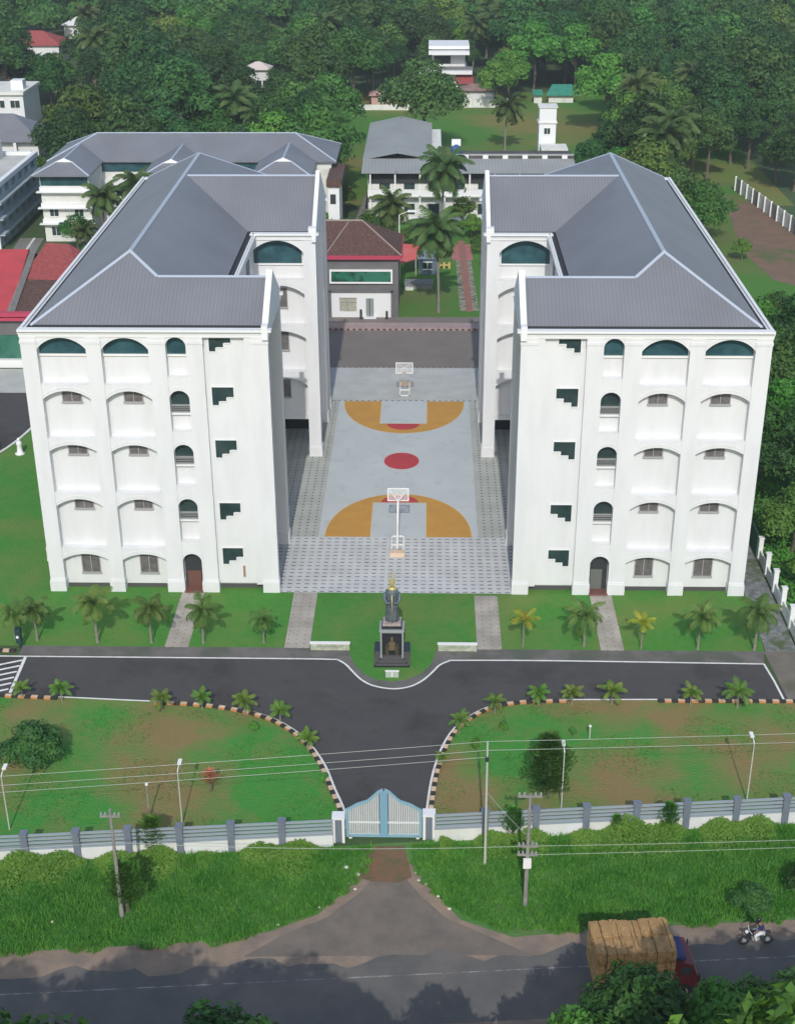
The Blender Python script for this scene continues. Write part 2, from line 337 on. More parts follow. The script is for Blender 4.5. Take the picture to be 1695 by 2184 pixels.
# walkway along the driveway
kl = [(-45, -9.75), (-10, -9.8), (-4.5, -9.85), (-3.9, -9.95), (-3.3, -10.55), (-2.8, -11.4), (-2.1, -12.5), (-1.2, -13.25), (.15, -13.6), (1.3, -13.3), (2.2, -12.5), (2.9, -11.4), (3.4, -10.5), (4.1, -9.95), (4.8, -9.85), (12, -9.8), (26.6, -10.0)]
klS = smooth_path(kl, 4)
struct('walkway', poly([(-27.2, -8.3)]+[(-27.2, -9.6)]+[(x, y+.05) for x, y in klS[4:]]+[(27.0, -8.3)]+list(reversed(semi)), .012), mat('grey_walkway', (.115, .105, .10), .9, c2=(.15, .14, .135), scale=.7, detail=9, c3=(.085, .095, .075), scale3=.4))
# driveway and gate throat
kL = [(-45, -13.6), (-33, -14.2), (-27.1, -14.65), (-22, -15.0), (-17.5, -15.3), (-13.9, -15.5), (-11.6, -15.85), (-9.2, -16.6), (-7.3, -17.7), (-5.5, -19.6), (-4.1, -22.2), (-3.2, -24.9), (-2.45, -27.2), (-2.3, -29.2)]
kR = [(45, -14.3), (26.5, -14.55), (20, -14.6), (14, -14.7), (10.5, -14.8), (8.2, -15.1), (6.4, -15.9), (4.6, -17.8), (3.55, -20.2), (2.9, -23.2), (2.55, -26.5), (2.4, -29.2)]
kLs = smooth_path(kL, 6); kRs = smooth_path(kR, 6)
struct('driveway', poly([(-45, -9.7), (26.6, -9.9), (27.4, -14.5)]+kRs[6:]+list(reversed(kLs)), .004), ASPH)
struct('lawn', poly(kLs+[(-2.9, -29.9), (-45, -33.8)], .0), LAWN2)
struct('lawn', poly(kRs+[(2.9, -29.5), (45, -25.7)], .0), LAWN2)
strip(klS, .15, .018, LINE, 'road_marking'); strip([(-45, -13.5)]+kLs[8:-2], .14, .010, LINE, 'road_marking'); strip(kRs[:-2], .14, .010, LINE, 'road_marking')
strip([(26.6, -10.0), (26.85, -12.2), (27.0, -14.5)], .15, .022, LINE, 'road_marking')
strip([(-26.6, -9.8), (-26.45, -14.5)], .22, .022, LINE, 'road_marking')
for i in range(9): strip([(-26.7, -10.3-.75*i+0), (-32, -12.6-.75*i)], .2, .0225+.0005*i, LINE, 'road_marking') if -10.3-.75*i > -14.4 else None
struct('concrete_apron', poly([(26.95, -8.3), (45, -8.3), (45, -14.3), (27.3, -14.5)], .006), mat('brown_concrete', (.17, .15, .125), .9, c2=(.13, .118, .10), scale=.8, detail=9, c3=(.10, .105, .06), scale3=.3, lo3=.55, hi3=.7))
struct('gravel_path', poly([(27.1, -8.3), (29.4, -8.3), (29.3, 12), (27.3, 12), (27.3, -2)], .003), mat('blue_grey_gravel', (.24, .25, .26), .9, c2=(.10, .11, .10), scale=1.7, detail=8, bump=.4, c3=(.07, .10, .04), scale3=.5, lo3=.52, hi3=.62))
# painted kerbs: alternating cream and black blocks
KW = mat('cream_kerb_paint', (.62, .50, .36), .8, c2=(.50, .33, .2), scale=2); KB = mat('black_kerb_paint', (.03, .028, .025), .8)
KO = mat('orange_kerb_paint', (.52, .20, .08), .8)
def kerb(path, side):
    mb = MB(); P = [Vector((x, y, 0)) for x, y in path]; L_ = [0]
    for a, b in zip(P, P[1:]): L_.append(L_[-1]+(b-a).length)
    def at(d):
        for i in range(len(P)-1):
            if d <= L_[i+1]+1e-9: return P[i].lerp(P[i+1], (d-L_[i])/max(1e-6, L_[i+1]-L_[i])), (P[i+1]-P[i]).normalized()
        return P[-1], (P[-1]-P[-2]).normalized()
    d = 0; k = 0
    while d+.46 < L_[-1]:
        a, t1 = at(d); b, t2 = at(d+.455); n = Vector((-t1.y, t1.x, 0))*side
        o1 = n*.12; o2 = n*.40
        q = [a+o1, b+o1, b+o2, a+o2]; nb = len(mb.v)
        mb.v += [(p.x, p.y, 0) for p in q]+[(p.x, p.y, .15) for p in q]
        for f in ((0, 1, 5, 4), (1, 2, 6, 5), (2, 3, 7, 6), (3, 0, 4, 7), (4, 5, 6, 7)):
            mb.f.append(tuple(nb+i for i in f)); mb.m.append((0 if f != (2, 3, 7, 6) else 2) if k % 2 == 0 else 1)
        d += .46; k += 1
    return struct('kerb', mb, [KW, KB, KO])
kerb([p for p in kLs if -45 <= p[0] <= -22.2], -1)
kerb([p for p in kLs if p[0] >= -16.2][:-1], -1)
kerb([p for p in kRs if p[0] <= 12.2][:-1], 1); kerb([p for p in kRs if p[0] >= 17.2], 1)
kerb([(-45, -9.2), (-27.3, -9.35)], 1)
# public road, shoulder, apron (road axis turned 4.8 degrees)
def rd(u, v): return (u, -40.6+.083*u+v)
struct('verge', poly([(-60, -36), (60, -24), (60, -34), (-60, -46)], -.006), SOIL)
struct('road_shoulder', poly([rd(-60, 2.9), rd(-20, 3.0), rd(-9, 3.2), (-6.0, -37.4), (-3.4, -36.0), (-1.9, -33.6), (-1.1, -31.2), (1.3, -31.0), (2.6, -33.6), (4.4, -36.3), (7.2, -37.6), rd(12, 2.7), rd(60, 2.8), rd(60, .4), rd(-60, .4)], .000), DIRT)
struct('apron', poly([(-7.2, -39.3), (-5.2, -37.6), (-2.9, -36.2), (-1.2, -34.2), (-.3, -32.6), (1.2, -32.8), (2.2, -34.4), (3.6, -36.2), (6.5, -37.9), (8.2, -38.9)], .004), GRAV)
struct('dirt_patch', poly([(-1.4, -33.0), (-.9, -30.3), (1.2, -30.2), (1.7, -32.9), (1.0, -33.4), (-.6, -33.3)], .008), mat('rusty_soil', (.20, .10, .055), .95, c2=(.11, .095, .045), scale=1.5, detail=8, bump=.5))
# ragged northern edge of the asphalt
ed = [rd(u, 1.25+.35*math.sin(u*.7)+.22*math.sin(u*1.9+1)+.12*math.sin(u*4.3)) for u in np.arange(-60, 60.1, .8)]
struct('road', poly([rd(-60, -3.4), rd(60, -3.4)]+list(reversed(ed)), .012), mat('public_road_asphalt', (.13, .122, .112), .9, c2=(.095, .092, .088), scale=.5, detail=9, bump=.2, bscale=20, c3=(.15, .13, .115), scale3=.2, lo3=.5, hi3=.65))
strip([rd(-60, 0), rd(60, 0)], .075, .018, mat('worn_centre_line', (.30, .30, .29), .8, c2=(.12, .12, .11), scale=1.0, lo=.42, hi=.55), 'road_marking')
struct('road_shoulder', poly([rd(-60, -3.4), rd(60, -3.4), rd(60, -5.6), rd(-60, -5.6)], .002), DIRT)
# pink tiled kerb band, side street behind the court, garden and far ground
struct('tiled_step', MB().box(-9.6, 9.3, 63.0, 63.9, 0, .35).box(-9.6, 9.3, 63.9, 65.3, 0, .22), mat('pink_tile', (.36, .27, .255), .7, c2=(.30, .22, .21), scale=1))
mb = MB()
x = -9.4
while x < 9.2: mb.box(x, x+.28, 62.985, 63.02, .03, .24); x += .72
struct('step_opening', mb, DARKG)
struct('paving', poly([(-40, 65.3), (40, 65.3), (40, 68.1), (-40, 68.1)], .004), BROWNP)
struct('garden', poly([(-30, 68.1), (30, 68.1), (30, 112), (-30, 112)], .000), LAWN3)
BRICKP = pavemat('red_brick_path', (.30, .12, .09), (.20, .16, .12), .5, .5, .08, .08, c2=(.24, .12, .095))
struct('path', poly([(7.15, 70.2), (7.95, 70.2), (7.6, 103), (6.6, 103)], .012), BRICKP)
struct('path', poly([(6.35, 70.6), (8.75, 70.6), (8.3, 93), (6.2, 93)], .006), mat('pebble_border', (.30, .28, .22), .95, c2=(.10, .12, .06), scale=1.4, detail=6, lo=.42, hi=.58))
struct('path', poly([(5.7, 93), (8.6, 93), (8.4, 101), (5.8, 101)], .009), mat('pink_path', (.42, .16, .15), .9, c2=(.30, .11, .10), scale=1))
struct('field', poly([(-16, 124), (60, 124), (60, 228), (-30, 228)], .000), grass('rough_field', (.055, .190, .034), (.10, .20, .042), (.19, .18, .06), .03, .44, .60))
struct('lane', poly([(-14, 66), (-8.9, 112), (-6.8, 150), (-4, 150), (-6.4, 112), (-11.3, 66)], .006), CONC)
struct('field', poly([(30, 60), (56, 60), (56, 140), (30, 140)], .002), LAWN3)
struct('bare_ground', poly([(48, 84), (46.8, 95), (47.5, 108), (49, 121), (54.5, 128), (57.4, 100), (60, 75), (52, 79)], .008), REDSOIL)
struct('campus_road', poly([(-75, 22.5), (-42, 23.2), (-39.6, 25), (-38.2, 28), (-37.3, 32), (-36.3, 38), (-36, 43.5), (-75, 43.5)], .012), ASPH)
struct('lawn', poly([(-75, -8.3), (-45, -8.3), (-45, 12), (-36, 30), (-36, 41), (-75, 25.5)], .001), LAWN1)
struct('campus_paving', poly([(-70, 42.3), (-27.5, 42.3), (-27.5, 49.5), (-70, 49.5)], .016), PAVEF)
strip(smooth_path([(-60, 22.6), (-42, 23.2), (-39.6, 25), (-38.2, 28), (-37.3, 32), (-36.4, 38)], 5), .3, .05, OFFW, 'kerb')
struct('lawn', poly([(-36.4, 30), (-28, 6), (-27, 6), (-27, 48), (-36, 43)], .002), LAWN1)
struct('campus_lane', poly([(-54, 60), (-50, 60), (-53.8, 104), (-57.3, 104)], .006), CONC)
strip([(-52.7, 70), (-55.2, 104)], .35, .05, OFFW, 'kerb')

# ------------------------------------------------------------------ the two academic blocks
FL = [(2.72, 3.24, .30), (7.33, 7.97, 3.75), (11.93, 12.48, 8.5), (16.12, 16.80, 13.0), (20.0, 20.92, 17.3)]   # spring, apex, niche bottom
BAYS = [(22.31, 25.95), (17.79, 21.23), (15.06, 16.55)]
STAIR_T = [3.71, 7.60, 12.82, 17.06, 20.94]
def academic(s):
    side = 'left' if s < 0 else 'right'
    root = thing('academic_block', f'white five storey block with arched bays and hipped roof, {side} of the court', 'building', (s*18, 4, 0))
    D = .64
    # body
    b = MB()
    b.box(s*26.2, s*10.0, D, 8.2, .0, 21.0)
    b.box(s*26.2, s*13.35, 8.2, 26.9, 0, 21.05)
    b.box(s*26.2, s*13.35, 26.9, 47.9, 0, 21.1)
    b.box(s*13.35, s*8.5, 27.1, 38.4, 3.6, 21.02)
    b.box(s*13.35, s*8.5, 33, 38.35, 0, 3.6)
    b.build('wall', WHITE, root)
    # ground-floor passage behind the rear wing
    MB().box(s*13.36, s*8.6, 32.9, 32.98, 0, 3.6).build('passage', VOID, root)
    MB().box(s*26.1, s*10.1, D-.04, D+.1, .0, .34).build('plinth', mat('dark_plinth', (.07, .07, .068)), root)
    # arched screens in front of the niches
    f = MB()
    for k, (x0, x1) in enumerate(BAYS):
        for i, (zs, za, zb) in enumerate(FL):
            top = FL[i+1][2] if i < 4 else 21.0
            if i < 4 and k == 2: top = FL[i+1][2]+.6
            if k == 2: za2 = za+.06; zs2 = za2-.72
            else: za2 = za; zs2 = zs
            A = arc(x0, x1, zs2, za2, 14)
            f.ext([(s*a, z) for a, z in A]+[(s*x1, top), (s*x0, top)], .0, D+.02)
            # thin archivolt
            B = arc(x0-.0, x1+.0, zs2+.22, za2+.22, 14)
            f.ext([(s*a, z) for a, z in B]+[(s*a, z+.09) for a, z in reversed(B)], -.02, .0)
    # recessed stair panel
    f.box(s*13.83, s*10.28, .38, D+.02, .55, 20.94)
    f.box(s*13.83, s*10.28, .0, D+.02, 20.94, 21.05)
    f.box(s*10.85, s*10.28, .003, .38, .62, 20.94)
    f.build('arched_screen', WHITE, root)
    for x0, x1 in ((25.9, 27.06), (21.23, 22.33), (16.53, 17.79), (13.83, 15.06), (9.1, 10.3)):
        p = MB().box(s*x0, s*x1, -.07, D+.03, .0, 21.03).box(s*(x0-.05), s*(x1+.05), -.2, D, 0, .9).box(s*(x0-.02), s*(x1+.02), -.13, D, .9, 1.05)
        p.box(s*(x0-.04), s*(x1+.04), -.12, D, 20.5, 20.72)
        p.build('pilaster', WHITE, root)
    # end-face and side fins
    for x0, x1, y0, y1 in ((9.1, 10.1, 8.1, 9.1), (7.62, 8.75, 26.2, 27.3), (7.6, 8.6, 34.7, 35.6), (7.6, 8.6, 38.3, 39.3), ):
        MB().box(s*x0, s*x1, y0, y1, 0, 21.02).box(s*(x0-.08), s*(x1+.02), y0-.1, y1+.08, 0, .95).build('pilaster', WHITE, root)
    for y in (9, 16.5, 24, 31.5, 39, 47): MB().box(s*26.1, s*27.05, y-.5, y+.5, 0, 21.02).build('pilaster', WHITE, root)
    # rear-wing screen with arches (its front faces the courtyard)
    f = MB()
    for i, (zs, za, zb) in enumerate(FL):
        if i == 0:
            continue
        top = FL[i+1][2] if i < 4 else 21.0
        A = arc(8.75, 13.38, zs-.15, za, 14)
        f = MB(); f.ext([(s*a, z) for a, z in A]+[(s*13.38, top), (s*8.75, top)], 26.25, 27.12); f.build('arched_screen', WHITE, root)
    MB().box(s*8.75, s*13.36, 26.7, 27.12, 3.6, 4.0).build('lintel', WHITE, root)
    # cornice: string course, deep moulding, coping
    c = MB()
    def ring(pts, z0, z1, out):
        for (x0, y0, x1, y1) in pts:
            c.box(s*(x0-out), s*(x1+out), y0-out, y1+out, z0, z1)
    runs = [(9.1, 0, 27.05, .35), (26.82, .35, 27.02, 48.2), (9.1, 8.85, 13.35, 9.1), (13.0, 9.1, 13.14, 26.2), (7.6, 26.2, 13.35, 26.55), (7.6, 39.0, 13.35, 39.3), (13.0, 39.3, 13.35, 48.2), (13.35, 47.9, 26.7, 48.2)]
    ring(runs, 21.0, 21.22, .06); ring(runs, 21.22, 21.46, .10)
    for (x0, y0, x1, y1) in runs:
        sd = .10 if (x1-x0) < (y1-y0) else .0
        c.box(s*(x0+(.03 if sd else -.3)), s*(x1+(.06 if x1 > 20 else .0)), y0-(.0 if sd else .32), y1+(-.0 if sd else -.08), 21.46, 21.62)
    c.build('cornice', WHITE2, root)
    # gables: raking parapets at the two wing ends
    g = MB()
    def gable(x0, x1, y0, y1, zr):
        ym = (y0+y1)/2
        g.ext([(y0-.35, 20.9), (y0-.35, 21.95), (y0+.35, 21.95), (ym, zr+.42), (y1-.35, 21.95), (y1+.35, 21.95), (y1+.35, 20.9)], s*x0, s*x1, 'x')
    gable(9.05, 9.5, 0.0, 9.1, 24.25); g.build('gable_parapet', WHITE2, root); g = MB()
    gable(7.55, 7.92, 26.2, 39.3, 25.3); g.build('gable_parapet', WHITE2, root)
    MB().box(s*7.5, s*8.2, 25.9, 26.6, 21.63, 22.15).build('corner_block', WHITE2, root)
    # end wall panels set between the fins
    e = MB(); e.box(s*10.0, s*10.3, 1.0, 8.15, 0, 21.0); e.build('end_wall', WHITE, root)
    # gutter
    gt = MB(); gt.box(s*9.5, s*26.75, .34, 1.2, 21.35, 21.4).box(s*26.4, s*26.75, .34, 48, 21.36, 21.41).box(s*13.16, s*13.9, 9, 26.6, 21.36, 21.41).box(s*8.0, s*13.4, 26.5, 27.1, 21.35, 21.40)
    gt.build('gutter', DARKG, root)
    # roof from the straight skeleton of the plan, pitch .59
    z0 = 21.62; k = .59
    A = (26.4, .85, z0); B = (9.5, .85, z0); W0 = (9.5, 4.95, 24.04); W1 = (17.65, 4.95, 24.04); R1 = (20.03, 7.225, 25.38)
    C = (9.5, 9.05, z0); Dd = (13.65, 9.05, z0); E_ = (13.65, 26.75, z0); F_ = (7.92, 26.75, z0); G_ = (7.92, 32.85, 25.22); H_ = (19.75, 32.85, 25.22); I_ = (7.92, 38.95, z0); J_ = (13.65, 38.95, z0); K_ = (13.65, 48.2, z0); R2 = (20.03, 41.825, 25.38); M_ = (26.4, 48.2, z0)
    r = MB()
    fx = lambda L_: [(s*x, y, z) for x, y, z in L_]
    for pl in ([A, B, W0, W1, R1], [W0, C, Dd, W1], [W1, Dd, E_, H_, J_, K_, R2, R1], [E_, F_, G_, H_], [G_, I_, J_, H_], [K_, M_, R2], [M_, A, R1, R2]): r.face(fx(pl))
    ro = r.build('roof', ROOF, root)
    rc = MB()
    for a, b2 in ((A, R1), (R1, W1), (W1, W0), (R1, R2), (H_, G_), (R2, K_), (R2, M_)):
        a, b2 = fx([a, b2]); rc.cap(a, b2, .34, .08)
    rc.build('ridge_cap', CAPM, ro)
    # eaves fascia closing the gap under the sheets
    e = MB()
    for a, b2 in ((A, B), (C, Dd), (Dd, E_), (E_, F_), (I_, J_), (J_, K_), (K_, M_), (M_, A)):
        a, b2 = fx([a, b2]); e.face([a, b2, (b2[0], b2[1], 21.3), (a[0], a[1], 21.3)])
    e.build('eaves_board', DARKG, root)
    # windows
    def window(x0, x1, z0, z1, y, glass, arch=None, mull=1):
        if arch: P = [(s*x0, z0)]+[(s*a, z) for a, z in arc(x0, x1, arch, z1, 14)]+[(s*x1, z0)]
        else: P = [(s*x0, z0), (s*x0, z1), (s*x1, z1), (s*x1, z0)]
        o = MB().ext(P, y-.02, y+.05).build('window', glass, root)
        fr = MB(); t = .07
        fr.box(s*(x0-.1), s*(x1+.1), y-.16, y-.025, z0-.13, z0)          # sill
        if not arch:
            fr.box(s*(x0-t), s*x0, y-.06, y-.02, z0, z1).box(s*x1, s*(x1+t), y-.06, y-.02, z0, z1).box(s*(x0-t), s*(x1+t), y-.06, y-.02, z1, z1+t)
        for j in range(1, mull+1):
            xm = x0+(x1-x0)*j/(mull+1); fr.box(s*(xm-.025), s*(xm+.025), y-.05, y-.021, z0, z1 if not arch else arch+.35*(z1-arch))
        fr.build('window_frame', TEALF if arch else (SHUTF if glass is SHUT else WMET), o)
        return o
    for i in range(4):
        zb = (1.55, 7.22, 11.78, 16.02)[i]
        for xa, xb in ((23.22, 24.58), (18.66, 19.98)): window(xa, xb, zb-(.25 if i else .2), min(zb+1.35, FL[i+1][2]-.2), D, SHUT, mull=1)
    for x0, x1 in BAYS[:2]:
        o = window(x0+.02, x1-.02, 19.5, 20.99, D, TEAL, mull=0)
    window(15.08, 16.53, 19.5, 20.99, D, TEAL, mull=0)
    window(8.95, 13.3, 18.63, 20.95, 27.1, TEAL, mull=0)
    for i in (1, 2, 3): window(10.45, 12.1, (5.74, 10.42, 14.54)[i-1], (7.4, 12.2, 16.3)[i-1], 27.1, SHUT, mull=1)
    # open corridor arches with railing, narrow bay
    for i in (1, 2, 3):
        zs, za, zb = FL[i]; zr = (6.15, 10.8, 15.0)[i-1]
        o = MB().box(s*15.08, s*16.53, D-.03, D+.01, zr, za+.4).build('opening', DKGL, root)
        rl = MB()
        for z in (zr+.04, zr+.2, zr+.36): rl.box(s*15.06, s*16.55, D-.2, D-.13, z, z+.05)
        rl.box(s*15.06, s*16.55, D-.24, D-.1, zr+.5, zr+.6)
        rl.build('railing', RAILM, o)
        MB().box(s*15.06, s*16.55, D-.26, D-.0, zr-.2, zr-.05).build('sill', WHITE2, root)
    # doorway of the narrow bay
    o = MB().ext([(s*15.1, .05)]+[(s*a, z) for a, z in arc(15.1, 16.5, 2.6, 3.32, 12)]+[(s*16.5, .05)], D-.05, D+.05).build('doorway', VOID, root)
    MB().box(s*15.08, s*16.53, -.35, D-.06, 0, .16).build('step', mat('terracotta_step', (.16, .07, .055) if s < 0 else (.12, .11, .10), .6), root)
    if s < 0: MB().box(s*15.25, s*16.35, D-.14, D-.07, .17, 1.55).build('door_panel', mat('brown_door', (.13, .06, .045), .6), root)
    else: MB().box(s*15.2, s*16.1, D-.14, D-.07, .17, 1.9).build('door_panel', mat('green_grey_door', (.12, .13, .12), .6), root)
    # stepped stair windows
    for zt in STAIR_T:
        xo, x2, x1, xi = 13.47, 12.93, 12.36, 11.80
        P = [(xo, zt), (xi, zt), (xi, zt-.86), (x1, zt-.86), (x1, zt-1.18), (x2, zt-1.18), (x2, zt-1.5), (xo, zt-1.5)]
        if zt > 20: P = [(xo, zt-.0), (xi, zt), (xi, zt-.52), (x1, zt-.52), (x1, zt-.86), (x2, zt-.86), (x2, zt-1.18), (xo, zt-1.18)]
        o = MB().ext([(s*a, z) for a, z in P], .36, .39).build('stair_window', DKGL, root)
        fr = MB()
        for (a, za), (b_, zb) in zip(P, P[1:]+P[:1]):
            if abs(za-zb) < 1e-6: fr.box(s*min(a, b_)-.035*1, s*max(a, b_)+.035, .30, .359, za-.035, za+.035)
            else: fr.box(s*a-.035, s*a+.035, .302, .358, min(za, zb)-.0, max(za, zb))
        fr.build('window_frame', WHITE2, o)
    if s < 0: MB().box(-11.9, -11.75, .28, .36, 1.15, 2.1).build('nameplate', mat('rust_plate', (.30, .16, .10)), root)
    # outer side windows
    for y in (12.7, 20.2, 27.7, 35.2, 43):
        for z in (1.6, 6.2, 10.6, 15, 18.6):
            MB().box(s*26.19, s*26.24, y-1, y+1, z, z+1.5).build('window', SHUT, root)
    for y in (12, 17.5, 23):
        for z in (1.6, 6.2, 10.6, 15, 18.4): MB().box(s*13.36, s*13.31, y-1, y+1, z, z+1.5).build('window', SHUT, root)
    for z in (6.2, 10.6, 15): MB().box(s*8.5, s*8.46, 29.5, 32.5, z, z+1.4).build('window', SHUT, root)
    return root
academic(-1); academic(1)
#@@PART2@@

# ------------------------------------------------------------------ other buildings
def wallbox(b, x0, x1, y0, y1, z0, z1): b.box(x0, x1, y0, y1, z0, z1)
def win(par, x0, x1, z0, z1, y, gl=DKGL, fr=True, axis='y', name='window'):
    if axis == 'y':
        o = MB().box(x0, x1, y-.04, y+.02, z0, z1).build(name, gl, par)
        if fr:
            f = MB().box(x0-.08, x1+.08, y-.1, y-.041, z0-.1, z0).box(x0-.08, x1+.08, y-.12, y-.041, z1, z1+.1).box((x0+x1)/2-.03, (x0+x1)/2+.03, y-.07, y-.041, z0, z1)
            f.build('window_frame', WMET, o)
    else:
        o = MB().box(y-.02, y+.04, x0, x1, z0, z1).build(name, gl, par)
    return o
def hiproof(b, x0, x1, y0, y1, z, k, th=.15):
    w_ = min(x1-x0, y1-y0)/2
    if x1-x0 >= y1-y0: a = (x0+w_, (y0+y1)/2, z+k*w_); c = (x1-w_, (y0+y1)/2, z+k*w_); F = [[(x0, y0, z), (x1, y0, z), c, a], [(x1, y1, z), (x0, y1, z), a, c], [(x0, y1, z), (x0, y0, z), a], [(x1, y0, z), (x1, y1, z), c]]
    else: a = ((x0+x1)/2, y0+w_, z+k*w_); c = ((x0+x1)/2, y1-w_, z+k*w_); F = [[(x0, y0, z), (x1, y0, z), a], [(x1, y0, z), (x1, y1, z), c, a], [(x1, y1, z), (x0, y1, z), c], [(x0, y1, z), (x0, y0, z), a, c]]
    for f in F: b.face(f)
    b.box(x0, x1, y0, y1, z-th, z-.002)
    return a, c
# E-shaped hostel, upper left
t = thing('hostel_building', 'long three storey building with dark grey hipped roof and small white gablets, behind left block', 'building', (-33, 112, 0))
b = MB(); zz = 9.7
for x0, x1 in ((-53, -46), (-37.3, -31), (-22, -14.5)): b.box(x0, x1, 102.3, 111.4, 0, 9.55)
b.box(-52.9, -12, 111.4, 123, 0, 9.5); b.build('wall', OFFW, t)
r = MB(); a, c = hiproof(r, -54, -11.2, 110.8, 123.6, zz, .45)
caps = [((-54, 110.8, zz), a), ((-54, 123.6, zz), a), (a, c), ((-11.2, 110.8, zz), c), ((-11.2, 123.6, zz), c)]
GB = []
for x0, x1 in ((-53.8, -45.6), (-38.2, -30.4), (-22.6, -14.1)):
    w_ = (x1-x0)/2; xm = (x0+x1)/2; yy = 101.3; zr = zz+.45*w_
    ye = 110.8+w_
    F = [[(x0, yy, zz), (x1, yy, zz), (xm+1.2, yy+w_-1.2, zr-.54), (xm-1.2, yy+w_-1.2, zr-.54)], [(x1, yy, zz), (x1, 110.8, zz), (xm, ye, zr), (xm, yy+w_-1.2, zr), (xm+1.2, yy+w_-1.2, zr-.54)], [(x0, 110.8, zz), (x0, yy, zz), (xm-1.2, yy+w_-1.2, zr-.54), (xm, yy+w_-1.2, zr), (xm, ye, zr)]]
    for f in F: r.face([(x_, y_, z_+.012) for x_, y_, z_ in f])
    GB.append([(xm-1.35, yy+w_-1.3, zr-.52), (xm+1.35, yy+w_-1.3, zr-.52), (xm, yy+w_-1.25, zr+.06)])
    caps += [((x0, yy, zz), (xm-1.2, yy+w_-1.2, zr-.54)), ((x1, yy, zz), (xm+1.2, yy+w_-1.2, zr-.54)), ((xm, yy+w_-1.2, zr), (xm, ye, zr))]
    r.box(x0, x1, yy, 110.8, zz-.15, zz-.01)
ro = r.build('roof', ROOF, t); q = MB()
for p0, p1 in caps: q.cap((p0[0], p0[1], p0[2]+.03), (p1[0], p1[1], p1[2]+.03), .32, .08)
q.build('ridge_cap', CAPM, ro); 
for f in GB: MB().face(f).build('gablet', WHITE2, t)
for x0, x1 in ((-53, -46), (-37.3, -31), (-22, -14.5)):
    MB().box(x0+.1, x1-.1, 102.22, 102.29, 8.1, 9.45).build('top_glazing', TEAL, t)
    for z in (2.6, 4.9, 7.2): MB().box(x0-.5, x1+.5, 101.5, 102.3, z, z+.16).box(x0-.1, x1+.1, 102.0, 102.3, z+.16, z+.75).build('ledge', WHITE2, t)
    for z in (.7, 3.5):
        for xm in (x0+1.6, x1-1.8): win(t, xm-.6, xm+.6, z+.2, z+1.5, 102.3)
for x in (-43.5, -40, -28.5, -25): 
    for z in (1.3, 4.4): win(t, x-.7, x+.7, z, z+1.4, 111.4, fr=False)
MB().box(-46, -37.3, 111.3, 111.38, 8.1, 9.4).box(-31, -22, 111.3, 111.38, 8.1, 9.4).build('top_glazing', TEAL, t)
for z in (3.0, 6.2): [MB().box(a_, b_, 110.7, 111.4, z, z+.8).build('balcony_parapet', WHITE2, t) for a_, b_ in ((-46, -37.3), (-31, -22))]
MB().box(-12, -10.4, 103.5, 110.5, 0, 7.7).build('stair_tower', WHITE2, t); MB().box(-12.2, -10.0, 103.2, 114.5, 7.7, 8.6).build('stair_roof', TILE, t)
win(t, -11.7, -10.9, 5.2, 6.6, 103.5, VOID, fr=False)
# slab block at far left with ledges on its long side
t = thing('annexe_building', 'pale blue flat roofed block with stepped ledges along its side, at far left', 'building', (-68, 109, 0))
MB().box(-82, -58.5, 98, 121.5, 0, 8.3).build('wall', BLUEW, t)
MB().box(-82.2, -58.3, 97.7, 98.0, 0, 8.9).build('front_wall', WHITE2, t)
MB().box(-81.6, -59, 98.4, 121, 8.301, 8.42).build('flat_roof', mat('terrace_floor', (.50, .50, .47), .9, c2=(.40, .39, .36), scale=.4), t)
MB().box(-58.9, -58.2, 98, 121.6, 8.3, 8.95).box(-82, -58.9, 121.1, 121.6, 8.3, 8.95).build('parapet', WHITE2, t)
for z in (1.9, 4.1, 6.3): MB().box(-58.5, -57.6, 98.0, 121.4, z, z+.16).box(-57.72, -57.6, 98, 121.4, z+.16, z+.3).build('ledge', BLUEW, t)
for y in (101, 104.6, 108.2, 111.8, 115.4, 119):
    for z in (.5, 2.7, 4.9, 7.0): win(t, y-.8, y+.8, z, z+1.0, -58.5, mat('pale_window', (.12, .16, .18), .3), fr=False, axis='x')
MB().box(-66, -63, 117, 119.5, 8.42, 11).build('stair_tower', OFFW, t)
# white house behind it, and a grey hipped house
t = thing('white_house', 'white flat roofed house with dark windows, farthest back at the left edge', 'house', (-86, 188, 0))
MB().box(-95, -77.3, 184, 196, 0, 7).build('wall', WHITE, t); MB().box(-95.4, -77, 183.5, 196.4, 6.9, 7.5).build('parapet', OFFW, t)
MB().box(-80, -77.6, 186, 188.4, 7.5, 9.3).build('water_tank', WHITE2, t)
for x in (-90, -86, -82, -79):
    for z in (1.2, 4.4): win(t, x-.9, x+.9, z, z+1.4, 184)
t = thing('hipped_house', 'white house under a slate grey hipped roof, between trees at the left edge', 'house', (-74, 156, 0))
MB().box(-82, -66.2, 151, 161, 0, 4.5).build('wall', WHITE, t)
r = MB(); hiproof(r, -83.5, -65.2, 149.8, 162.2, 4.7, .6); r.build('roof', ROOF, t)
for x in (-78, -74, -70): MB().box(x-.25, x+.25, 149.9, 150.5, 0, 4.5).build('column', WHITE2, t)
for x in (-80, -76, -72, -68): win(t, x-.6, x+.6, 1, 2.6, 151)
